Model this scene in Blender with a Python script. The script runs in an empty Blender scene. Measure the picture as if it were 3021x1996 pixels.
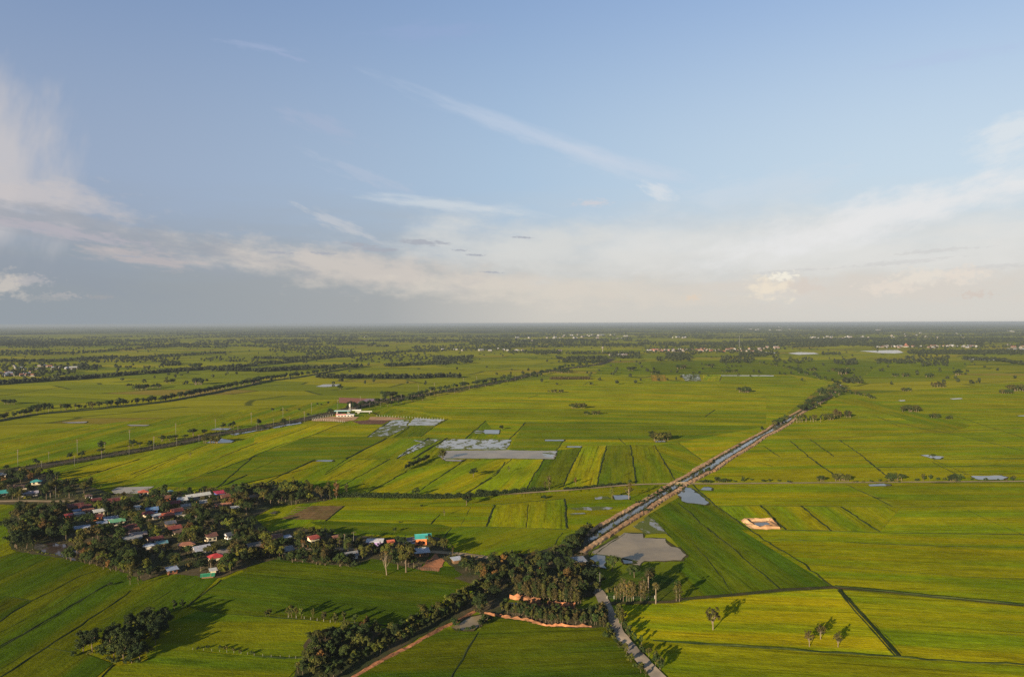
import bpy, math, random
import numpy as np
from mathutils import Vector, Matrix

R = random.Random(11)
NR = np.random.default_rng(11)
scene = bpy.context.scene
COL = scene.collection

# ------------------------------------------------------------------ camera geometry
FPX, HC, HOR = 2282.0, 120.0, 953.0            # focal length in photo pixels, flying height in metres, true horizon row
EXPO = 1.55
pitch = math.atan((998 - HOR) / FPX)
roll = 0.0030
fwd = Vector((0, math.cos(pitch), -math.sin(pitch)))
r0 = Vector((1, 0, 0))
u0 = Vector((0, math.sin(pitch), math.cos(pitch)))
rt = math.cos(roll) * r0 - math.sin(roll) * u0
up = math.sin(roll) * r0 + math.cos(roll) * u0


def direction(px, py):
    return (fwd * FPX + (px - 1510.5) * rt + (998 - py) * up).normalized()


def ground_at(px, py):
    d = direction(px, py)
    t = HC / max(1e-5, -d.z)
    return Vector((d.x * t, d.y * t, 0))


CROPS = {'A': (0, 1350, 750 / 2373), 'B': (700, 1350, 750 / 2373), 'C': (1350, 1350, 750 / 2373),
         'D': (2050, 1350, 971 / 2357), 'E': (0, 1600, 750 / 2373), 'F': (750, 1600, 700 / 2373),
         'G': (1350, 1600, 750 / 2373), 'H': (0, 930, 760 / 2373), 'I': (750, 930, 760 / 2373),
         'J': (1500, 930, 760 / 2373), 'K': (2250, 930, 771 / 2373), 'V': (0, 1400, 420 / 2352),
         'W': (400, 1400, 420 / 2352), 'X': (760, 1500, 660 / 2373), 'Z': (0, 0, 1.0)}


def at(c, x, y):
    x0, y0, s = CROPS[c]
    return ground_at(x0 + x * s, y0 + y * s)


def pts(spec):
    """'A 10 20 30 40 B 5 6' -> survey points on the ground"""
    out, c, buf = [], 'Z', []
    for t in spec.split():
        if t in CROPS:
            c = t
        else:
            buf.append(float(t))
            if len(buf) == 2:
                out.append(at(c, *buf)); buf = []
    return out


def inside(p, poly):
    x, y, r = p[0], p[1], False
    j = len(poly) - 1
    for i in range(len(poly)):
        a, b = poly[i], poly[j]
        if (a[1] > y) != (b[1] > y) and x < (b[0] - a[0]) * (y - a[1]) / (b[1] - a[1]) + a[0]:
            r = not r
        j = i
    return r


def resample(P, step, closed=False):
    out = []
    Q = P + [P[0]] if closed else P
    for a, b in zip(Q[:-1], Q[1:]):
        n = max(1, int((b - a).length / step))
        out += [a.lerp(b, k / n) for k in range(n)]
    if not closed:
        out.append(Q[-1].copy())
    return out


# ------------------------------------------------------------------ node helpers
class Nodes:
    def __init__(s, tree):
        s.t = tree; s.n = tree.nodes; s.l = tree.links

    def new(s, typ, **kw):
        n = s.n.new(typ)
        for k, v in kw.items():
            setattr(n, k, v)
        return n

    def put(s, sock, v):
        if isinstance(v, bpy.types.NodeSocket):
            s.l.new(v, sock)
        elif v is not None:
            if sock.type == 'RGBA' and len(v) == 3:
                v = (*v, 1)
            sock.default_value = v

    def m(s, op, a, b=None, c=None, clamp=False):
        n = s.new('ShaderNodeMath', operation=op); n.use_clamp = clamp
        for i, v in enumerate((a, b, c)):
            s.put(n.inputs[i], v)
        return n.outputs[0]

    def mix(s, f, a, b, mode='MIX'):
        n = s.new('ShaderNodeMix', data_type='RGBA', blend_type=mode)
        s.put(n.inputs[0], f); s.put(n.inputs[6], a); s.put(n.inputs[7], b)
        return n.outputs[2]

    def noise(s, vec, scale, detail=3, rough=0.55, dist=0.0):
        n = s.new('ShaderNodeTexNoise')
        s.put(n.inputs['Vector'], vec)
        n.inputs['Scale'].default_value = scale; n.inputs['Detail'].default_value = detail
        n.inputs['Roughness'].default_value = rough; n.inputs['Distortion'].default_value = dist
        return n.outputs[0]

    def mapping(s, vec, scale=(1, 1, 1), rot=(0, 0, 0), loc=(0, 0, 0)):
        n = s.new('ShaderNodeMapping')
        s.put(n.inputs[0], vec)
        n.inputs['Scale'].default_value = scale; n.inputs['Rotation'].default_value = rot; n.inputs['Location'].default_value = loc
        return n.outputs[0]

    def step(s, v, a, b, lo=0.0, hi=1.0):
        n = s.new('ShaderNodeMapRange', interpolation_type='SMOOTHSTEP')
        s.put(n.inputs[0], v)
        for i, q in enumerate((a, b, lo, hi)):
            s.put(n.inputs[1 + i], q)
        return n.outputs[0]


def material(name):
    mt = bpy.data.materials.new(name); mt.use_nodes = True
    N = Nodes(mt.node_tree)
    b = N.n['Principled BSDF']
    b.inputs['Specular IOR Level'].default_value = 0.04
    b.inputs['Roughness'].default_value = 0.85
    return mt, N, b


def coords(N, which='Object'):
    return N.new('ShaderNodeTexCoord').outputs[which]


def own_colour(N):
    return N.new('ShaderNodeObjectInfo').outputs['Color']


def bump(N, b, h, strength, dist):
    n = N.new('ShaderNodeBump'); n.inputs['Strength'].default_value = strength; n.inputs['Distance'].default_value = dist
    N.put(n.inputs['Height'], h); N.l.new(n.outputs[0], b.inputs['Normal'])


MAT = {}


def build_materials():
    # young rice, colour from each field object, rows along the field's own x axis
    mt, N, b = material('rice'); MAT['rice'] = mt
    oi = N.new('ShaderNodeObjectInfo'); c = oi.outputs['Color']
    off = N.new('ShaderNodeCombineXYZ'); N.l.new(N.m('MULTIPLY', oi.outputs['Random'], 1900.0), off.inputs[0]); N.l.new(N.m('MULTIPLY', oi.outputs['Random'], 5300.0), off.inputs[1])
    sh = N.new('ShaderNodeVectorMath', operation='ADD'); N.l.new(coords(N), sh.inputs[0]); N.l.new(off.outputs[0], sh.inputs[1])
    co = sh.outputs[0]; own = N.m('ADD', 0.55, N.m('MULTIPLY', N.m('FRACT', N.m('MULTIPLY', oi.outputs['Random'], 37.7)), 0.8))
    big = N.noise(co, 0.018, 4, 0.6)
    row = N.noise(N.mapping(co, (0.014, 0.30, 1)), 1.0, 5, 0.62, 0.35)
    wide = N.noise(N.mapping(co, (0.004, 0.05, 1), loc=(3, 7, 0)), 1.0, 3)
    fine = N.noise(co, 0.9, 3, 0.65)
    tuft = N.noise(N.mapping(co, (0.10, 0.45, 1)), 1.0, 4, 0.7)
    k = N.m('ADD', N.m('MULTIPLY', N.m('SUBTRACT', row, 0.5), N.m('MULTIPLY', own, 1.0)), 1.0)
    k = N.m('MULTIPLY', k, N.m('ADD', N.m('MULTIPLY', N.m('SUBTRACT', big, 0.5), 1.0), 1.0))
    k = N.m('MULTIPLY', k, N.m('ADD', N.m('MULTIPLY', N.m('SUBTRACT', fine, 0.5), 0.55), 1.0))
    k = N.m('MULTIPLY', k, N.m('ADD', N.m('MULTIPLY', N.m('SUBTRACT', tuft, 0.5), 1.05), 1.0))
    patch = N.noise(co, 0.22, 4, 0.68)
    k = N.m('MULTIPLY', k, N.m('ADD', N.m('MULTIPLY', N.m('SUBTRACT', patch, 0.5), 0.8), 1.0))
    gap = N.step(N.noise(N.mapping(co, (0.03, 0.12, 1), loc=(11, 2, 0)), 1.0, 6, 0.7), 0.58, 0.66)
    k = N.m('MULTIPLY', k, N.m('SUBTRACT', 1.0, N.m('MULTIPLY', gap, 0.32)))
    line = N.step(N.noise(N.mapping(co, (0.007, 0.42, 1), loc=(5, 1, 0)), 1.0, 3, 0.6, .2), 0.56, 0.68)
    k = N.m('MULTIPLY', k, N.m('SUBTRACT', 1.0, N.m('MULTIPLY', line, N.m('MULTIPLY', own, 0.4))))
    yel = N.mix(1.0, c, (1.27, 1.06, 0.8, 1), 'MULTIPLY')
    grn = N.mix(1.0, c, (0.72, 0.93, 1.0, 1), 'MULTIPLY')
    c2 = N.mix(N.step(wide, 0.36, 0.64), grn, yel)
    kk = N.new('ShaderNodeCombineColor')
    for i in range(3):
        N.l.new(k, kk.inputs[i])
    N.l.new(N.mix(1.0, c2, kk.outputs[0], 'MULTIPLY'), b.inputs['Base Color'])
    bump(N, b, N.m('ADD', fine, N.m('ADD', row, tuft)), 0.5, 0.35)
    b.inputs['Specular IOR Level'].default_value = 0.0

    # leaves: colour from the crown, each leaf a little different
    for nm, sp in (('leaves', 0.18),):
        mt, N, b = material(nm); MAT[nm] = mt
        c = own_colour(N)
        rnd = N.new('ShaderNodeNewGeometry').outputs['Random Per Island']
        orr = N.new('ShaderNodeObjectInfo').outputs['Random']
        clump = N.noise(coords(N), 0.55, 2)
        k = N.m('ADD', 0.55, N.m('MULTIPLY', rnd, 0.8))
        k = N.m('MULTIPLY', k, N.m('ADD', 0.45, N.m('MULTIPLY', clump, 1.1)))
        k = N.m('MULTIPLY', k, N.m('ADD', 0.75, N.m('MULTIPLY', orr, 0.5)))
        kk = N.new('ShaderNodeCombineColor')
        for i in range(3):
            N.l.new(k, kk.inputs[i])
        warm = N.mix(N.step(clump, 0.4, 0.7), c, N.mix(1.0, c, (1.45, 1.08, 0.7, 1), 'MULTIPLY'))
        cc = N.mix(1.0, warm, kk.outputs[0], 'MULTIPLY')
        N.l.new(cc, b.inputs['Base Color'])
        tr = N.new('ShaderNodeBsdfTranslucent'); N.l.new(cc, tr.inputs[0])
        mx = N.new('ShaderNodeMixShader'); mx.inputs[0].default_value = 0.22
        N.l.new(b.outputs[0], mx.inputs[1]); N.l.new(tr.outputs[0], mx.inputs[2])
        N.l.new(mx.outputs[0], N.n['Material Output'].inputs[0])
        b.inputs['Specular IOR Level'].default_value = sp

    def plain(nm, base, amt=0.3, sc=1.0, rough=0.85, stretch=(1, 1, 1), bmp=0.0, bd=0.1, other=None, own=False):
        mt, N, b = material(nm); MAT[nm] = mt
        co = coords(N)
        n1 = N.noise(N.mapping(co, stretch), sc, 5, 0.65)
        n2 = N.noise(co, sc * 0.13, 3)
        base_s = own_colour(N) if own else (*base, 1)
        if other:
            base_s = N.mix(N.step(n2, 0.42, 0.6), base_s, (*other, 1))
        k = N.m('MULTIPLY', N.m('ADD', 1 - amt, N.m('MULTIPLY', n1, 2 * amt)), N.m('ADD', 1 - amt * .6, N.m('MULTIPLY', n2, 1.2 * amt)))
        kk = N.new('ShaderNodeCombineColor')
        for i in range(3):
            N.l.new(k, kk.inputs[i])
        N.l.new(N.mix(1.0, base_s, kk.outputs[0], 'MULTIPLY'), b.inputs['Base Color'])
        b.inputs['Roughness'].default_value = rough
        if bmp:
            bump(N, b, n1, bmp, bd)
        return mt, N, b

    plain('bark', (.10, .075, .05), .4, 3.0, stretch=(1, 1, .2))
    plain('pale_bark', (.15, .115, .08), .35, 3.0, stretch=(1, 1, .2))
    plain('bund_grass', (.017, .027, .007), .6, 0.5, bmp=.6, bd=.3, other=(.028, .036, .009))
    plain('tan_earth', (.35, .22, .12), .45, 0.45, bmp=.5, bd=.4, other=(.25, .14, .07))
    plain('red_earth', (.34, .14, .065), .5, 0.5, bmp=.6, bd=.4, other=(.15, .07, .035))
    plain('dust_road', (.27, .20, .125), .3, 0.5, bmp=.3, bd=.1, other=(.19, .14, .08))
    plain('concrete_road', (.20, .165, .13), .35, 0.35, bmp=.2, bd=.05, other=(.36, .28, .20))
    plain('asphalt', (.042, .034, .028), .25, 0.6, other=(.06, .045, .034))
    plain('concrete', (.25, .235, .215), .25, 0.8)
    plain('pole_concrete', (.15, .14, .125), .25, 0.8)
    plain('whitewash', (.29, .27, .235), .15, 1.0)
    plain('far_wall', (.14, .125, .105), .25, 0.3)
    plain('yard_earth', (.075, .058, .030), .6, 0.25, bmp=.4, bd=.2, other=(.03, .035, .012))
    plain('ploughed', (.12, .07, .04), .85, 1.0, stretch=(.03, .4, 1), bmp=.6, bd=.3, own=True)
    plain('verge', (.032, .036, .010), .6, 0.4, bmp=.6, bd=.3, other=(.052, .040, .016))
    plain('wall_paint', (.5, .5, .5), .22, 0.7, own=True)
    plain('dark_glass', (.02, .022, .025), .1, 1.0, rough=.2)
    plain('timber', (.10, .06, .035), .3, 2.0)
    plain('steel', (.12, .12, .12), .15, 1.0, rough=.5)

    # corrugated sheet roofs, colour from each roof object
    mt, N, b = material('sheet_roof'); MAT['sheet_roof'] = mt
    co = coords(N); c = own_colour(N)
    wv = N.new('ShaderNodeTexWave', wave_type='BANDS', bands_direction='X'); N.l.new(co, wv.inputs[0])
    wv.inputs['Scale'].default_value = 1.2; wv.inputs['Distortion'].default_value = 0.0
    st = N.noise(N.mapping(co, (1.1, 0.16, 0.16)), 1.0, 4, 0.6)
    pa = N.noise(co, 0.35, 3)
    k = N.m('MULTIPLY', N.m('ADD', .7, N.m('MULTIPLY', st, .6)), N.m('ADD', .75, N.m('MULTIPLY', pa, .5)))
    kk = N.new('ShaderNodeCombineColor')
    for i in range(3):
        N.l.new(k, kk.inputs[i])
    rust = N.mix(N.m('MULTIPLY', N.step(st, .56, .7), .45), c, (.16, .07, .04, 1))
    N.l.new(N.mix(1.0, rust, kk.outputs[0], 'MULTIPLY'), b.inputs['Base Color'])
    b.inputs['Roughness'].default_value = .5; b.inputs['Specular IOR Level'].default_value = .3
    bump(N, b, wv.outputs[1], .4, .05)

    # waters: blue ponds, muddy floods, weedy flooded paddies
    for nm, base, rough, weed in (('pond_water', (.065, .06, .052), .09, 0), ('muddy_water', (.15, .112, .06), .2, 0),
                                  ('weedy_water', (.13, .11, .08), .12, .45), ('sparse_weed_water', (.17, .15, .12), .12, .52),
                                  ('dark_water', (.035, .024, .018), .1, 0)):
        mt, N, b = material(nm); MAT[nm] = mt
        co = coords(N)
        n1 = N.noise(co, .05, 4, .6); n2 = N.noise(co, 1.6, 3)
        col = N.mix(N.step(n1, .35, .65), (*base, 1), (*[v * 1.45 for v in base], 1))
        rg = rough
        if weed:
            wm = N.step(N.noise(N.mapping(co, (.05, .11, 1)), 1.0, 6, .66), weed - .02, weed + .05)
            col = N.mix(wm, col, (.075, .09, .02, 1))
            rg = N.m('ADD', rough, N.m('MULTIPLY', wm, .75))
            b.inputs['Specular IOR Level'].default_value = .5
            N.put(b.inputs['Specular IOR Level'], N.m('SUBTRACT', .5, N.m('MULTIPLY', wm, .45)))
        else:
            b.inputs['Specular IOR Level'].default_value = .12 if nm == 'muddy_water' else .5
        N.put(b.inputs['Roughness'], rg)
        N.l.new(col, b.inputs['Base Color'])
        b.inputs['IOR'].default_value = 1.33
        bump(N, b, n2, .06, .04)

    # the plain: patchwork of paddies, woods thickening far out
    mt, N, b = material('plain_of_paddies'); MAT['plain'] = mt
    co = coords(N)
    wob = N.new('ShaderNodeVectorMath', operation='ADD')
    warp = N.new('ShaderNodeTexNoise'); N.l.new(co, warp.inputs[0]); warp.inputs['Scale'].default_value = .0011; warp.inputs['Detail'].default_value = 1
    wsc = N.new('ShaderNodeVectorMath', operation='SCALE'); N.l.new(warp.outputs[1], wsc.inputs[0]); wsc.inputs['Scale'].default_value = 500
    N.l.new(co, wob.inputs[0]); N.l.new(wsc.outputs[0], wob.inputs[1])
    pc = N.mapping(wob.outputs[0], (1 / 210, 1 / 95, 1), (0, 0, .22))
    vo = N.new('ShaderNodeTexVoronoi', voronoi_dimensions='2D'); N.l.new(pc, vo.inputs['Vector']); vo.inputs['Scale'].default_value = 1; vo.inputs['Randomness'].default_value = .7
    ve = N.new('ShaderNodeTexVoronoi', voronoi_dimensions='2D', feature='DISTANCE_TO_EDGE'); N.l.new(pc, ve.inputs['Vector']); ve.inputs['Scale'].default_value = 1; ve.inputs['Randomness'].default_value = .7
    sp = N.new('ShaderNodeSeparateColor'); N.l.new(vo.outputs['Color'], sp.inputs[0])
    ramp = N.new('ShaderNodeValToRGB'); N.l.new(sp.outputs[0], ramp.inputs[0])
    els = ramp.color_ramp.elements
    cols = [(0, (.092, .115, .007)), (.22, (.12, .138, .007)), (.45, (.148, .158, .007)), (.7, (.17, .172, .007)), (.9, (.195, .18, .007)), (1.0, (.16, .12, .022))]
    els[0].position, els[0].color = cols[0][0], (*cols[0][1], 1)
    els[1].position, els[1].color = cols[-1][0], (*cols[-1][1], 1)
    for q, v in cols[1:-1]:
        e = els.new(q); e.color = (*v, 1)
    row = N.noise(N.mapping(co, (.006, .05, 1), (0, 0, .12)), 1.0, 5, .6, .3)
    fine = N.noise(co, .12, 5, .7); broad = N.noise(co, .0016, 3)
    k = N.m('MULTIPLY', N.m('ADD', .55, N.m('MULTIPLY', row, .9)), N.m('ADD', .6, N.m('MULTIPLY', fine, .8)))
    k = N.m('MULTIPLY', k, N.m('ADD', .6, N.m('MULTIPLY', broad, .8)))
    kk = N.new('ShaderNodeCombineColor')
    for i in range(3):
        N.l.new(k, kk.inputs[i])
    fc = N.mix(1.0, ramp.outputs[0], kk.outputs[0], 'MULTIPLY')
    fc = N.mix(N.m('MULTIPLY', N.step(ve.outputs[0], .035, .012), .75), fc, (.03, .042, .012, 1))
    ln = N.new('ShaderNodeVectorMath', operation='LENGTH'); N.l.new(co, ln.inputs[0])
    far = N.step(ln.outputs['Value'], 1800, 13000, 0, .21)
    wn = N.noise(N.mapping(co, (1 / 1500, 1 / 800, 1), (0, 0, .1)), 1.0, 6, .68)
    wood = N.step(N.m('ADD', wn, far), .62, .72)
    fc = N.mix(N.m('MULTIPLY', wood, .85), fc, (.022, .032, .014, 1))
    N.l.new(fc, b.inputs['Base Color'])
    b.inputs['Specular IOR Level'].default_value = 0


build_materials()

# ------------------------------------------------------------------ mesh helpers


def tag(o, label, cat, group=None, kind=None):
    o['label'] = label; o['category'] = cat
    if group: o['group'] = group
    if kind: o['kind'] = kind
    return o


def link(name, me, parent=None):
    o = bpy.data.objects.new(name, me); COL.objects.link(o)
    if parent: o.parent = parent
    return o


def mesh(name, verts, faces, mats, idx=None, smooth=False):
    me = bpy.data.meshes.new(name)
    me.from_pydata([tuple(v) for v in verts], [], faces)
    for m_ in mats:
        me.materials.append(MAT[m_])
    if idx is not None:
        me.polygons.foreach_set('material_index', idx)
    if smooth:
        me.polygons.foreach_set('use_smooth', [True] * len(faces))
    me.update()
    return me


def quad_mesh(name, V, mats, idx=None):
    """V: (n,4,3) array of loose quads"""
    n = len(V)
    me = bpy.data.meshes.new(name)
    me.vertices.add(n * 4); me.vertices.foreach_set('co', np.ascontiguousarray(V, dtype=np.float32).ravel())
    me.loops.add(n * 4); me.loops.foreach_set('vertex_index', np.arange(n * 4, dtype=np.int32))
    me.polygons.add(n); me.polygons.foreach_set('loop_start', np.arange(0, n * 4, 4, dtype=np.int32))
    for m_ in mats:
        me.materials.append(MAT[m_])
    if idx is not None:
        me.polygons.foreach_set('material_index', idx.astype(np.int32))
    me.update(calc_edges=True)
    return me


class Shape:
    def __init__(s): s.v, s.f = [], []

    def add(s, v, f):
        o = len(s.v); s.v += [tuple(q) for q in v]; s.f += [[i + o for i in q] for q in f]

    def box(s, x0, x1, y0, y1, z0, z1):
        s.add([(x, y, z) for z in (z0, z1) for x, y in ((x0, y0), (x1, y0), (x1, y1), (x0, y1))],
              [(3, 2, 1, 0), (4, 5, 6, 7), (0, 1, 5, 4), (1, 2, 6, 5), (2, 3, 7, 6), (3, 0, 4, 7)])

    def tube(s, P, rad, seg=6, cap=True):
        rings = []
        for i, p in enumerate(P):
            a = P[max(0, i - 1)]; b = P[min(len(P) - 1, i + 1)]
            d = (Vector(b) - Vector(a)).normalized()
            u = d.orthogonal().normalized(); w = d.cross(u)
            rings.append([Vector(p) + rad[i] * (math.cos(2 * math.pi * k / seg) * u + math.sin(2 * math.pi * k / seg) * w) for k in range(seg)])
        v = [q for r in rings for q in r]; f = []
        for i in range(len(P) - 1):
            for k in range(seg):
                a, b = i * seg + k, i * seg + (k + 1) % seg
                f.append((a, b, b + seg, a + seg))
        if cap:
            f.append(tuple(range(seg))[::-1]); f.append(tuple((len(P) - 1) * seg + k for k in range(seg)))
        s.add(v, f)

    def mesh(s, name, mat, smooth=False): return mesh(name, s.v, s.f, [mat], smooth=smooth)


_z = [0.02]


def lift():
    _z[0] += 0.003
    return _z[0]


def sheet(name, P, mat, colour=None, rows=None, z=None, label=None, cat=None, jag=0.0):
    """a flat patch of ground laid a few millimetres above the one before"""
    if jag:
        P = [p + Vector((R.gauss(0, jag), R.gauss(0, jag), 0)) for p in resample(P, jag * 6, True)]
    c = sum(P, Vector()) / len(P)
    if rows is None:
        k = max(range(len(P)), key=lambda i: (P[i] - P[i - 1]).length)
        d = P[k] - P[k - 1]; rows = math.atan2(d.y, d.x)
    M = Matrix.Rotation(-rows, 3, 'Z')
    me = mesh(name, [M @ (p - c) for p in P], [list(range(len(P)))], [mat])
    if me.polygons[0].normal.z < 0:
        me.flip_normals()
    o = link(name, me)
    o.location = (c.x, c.y, lift() if z is None else z); o.rotation_euler.z = rows
    if colour: o.color = (*colour, 1)
    o['kind'] = 'structure'
    if label: o['label'] = label; o['category'] = cat
    return o


def ridge(name, P, width, height, mat, label, cat, step=5.0, rough=0.18, flat=0.35, kind='structure', z=0.0, wob=0.0):
    """a bank, bund or road bed: cross-section swept along a line"""
    Q = resample(P, step); v, f = [], []
    prof = ((-.5, -.02), (-.5 * flat - .08, .85), (0, 1.0), (.5 * flat + .08, .85), (.5, -.02))
    for i, p in enumerate(Q):
        d = (Q[min(i + 1, len(Q) - 1)] - Q[max(i - 1, 0)]).normalized(); n = Vector((-d.y, d.x, 0))
        p = p + n * wob * (math.sin(i * .7 + P[0].x) + .8 * math.sin(i * 1.9 + P[0].y) + R.gauss(0, .5))
        for a, h in prof:
            j = 1 + R.gauss(0, rough)
            v.append(p + n * a * width * j + Vector((0, 0, z + h * height * (1 + R.gauss(0, rough)))) + Vector((0, 0, -.02 if h < 0 else 0)))
    for i in range(len(Q) - 1):
        for k in range(4):
            a = i * 5 + k
            f.append((a, a + 5, a + 6, a + 1))
    o = link(name, mesh(name, v, f, [mat]))
    tag(o, label, cat, kind=kind)
    return o


def ribbon(name, P, width, mat, label, cat, step=6.0, rough=.04, z=None, colour=None):
    Q = resample(P, step); v = []; z = lift() if z is None else z
    for i, p in enumerate(Q):
        d = (Q[min(i + 1, len(Q) - 1)] - Q[max(i - 1, 0)]).normalized(); n = Vector((-d.y, d.x, 0))
        for s_ in (-.5, .5):
            v.append(p + n * s_ * width * (1 + R.gauss(0, rough)) + Vector((0, 0, z)))
    f = [(2 * i, 2 * i + 2, 2 * i + 3, 2 * i + 1)[::-1] for i in range(len(Q) - 1)]
    o = link(name, mesh(name, v, f, [mat]))
    if colour: o.color = (*colour, 1)
    return tag(o, label, cat, kind='structure')


def ordinal(n):
    ones = 'first second third fourth fifth sixth seventh eighth ninth tenth eleventh twelfth thirteenth fourteenth fifteenth sixteenth seventeenth eighteenth nineteenth'.split()
    if n < 20: return ones[n - 1]
    tens = {2: ('twentieth', 'twenty'), 3: ('thirtieth', 'thirty'), 4: ('fortieth', 'forty'), 5: ('fiftieth', 'fifty'), 6: ('sixtieth', 'sixty'), 7: ('seventieth', 'seventy'), 8: ('eightieth', 'eighty'), 9: ('ninetieth', 'ninety')}
    t, u = divmod(n, 10)
    if t not in tens: return 'further'
    return tens[t][0] if u == 0 else tens[t][1] + '-' + ones[u - 1]


LANDMARKS = []      # (phrase, ground point)
NEED_LABEL = []     # (object, point, noun phrase)

# ------------------------------------------------------------------ the plain, fields, water, roads
def build_ground():
    g = [0.0]
    s = 60.0
    while g[-1] < 60000:
        g.append(g[-1] + s); s *= 1.28
    xs = sorted(set([-v for v in g] + g)); n = len(xs)
    v = [(x, y, 0) for y in xs for x in xs]
    f = [(j * n + i, j * n + i + 1, (j + 1) * n + i + 1, (j + 1) * n + i) for j in range(n - 1) for i in range(n - 1)]
    o = link('ground', mesh('ground', v, f, ['plain']))
    tag(o, 'flat plain of green rice paddies reaching the horizon', 'ground', kind='structure')


build_ground()

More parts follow.
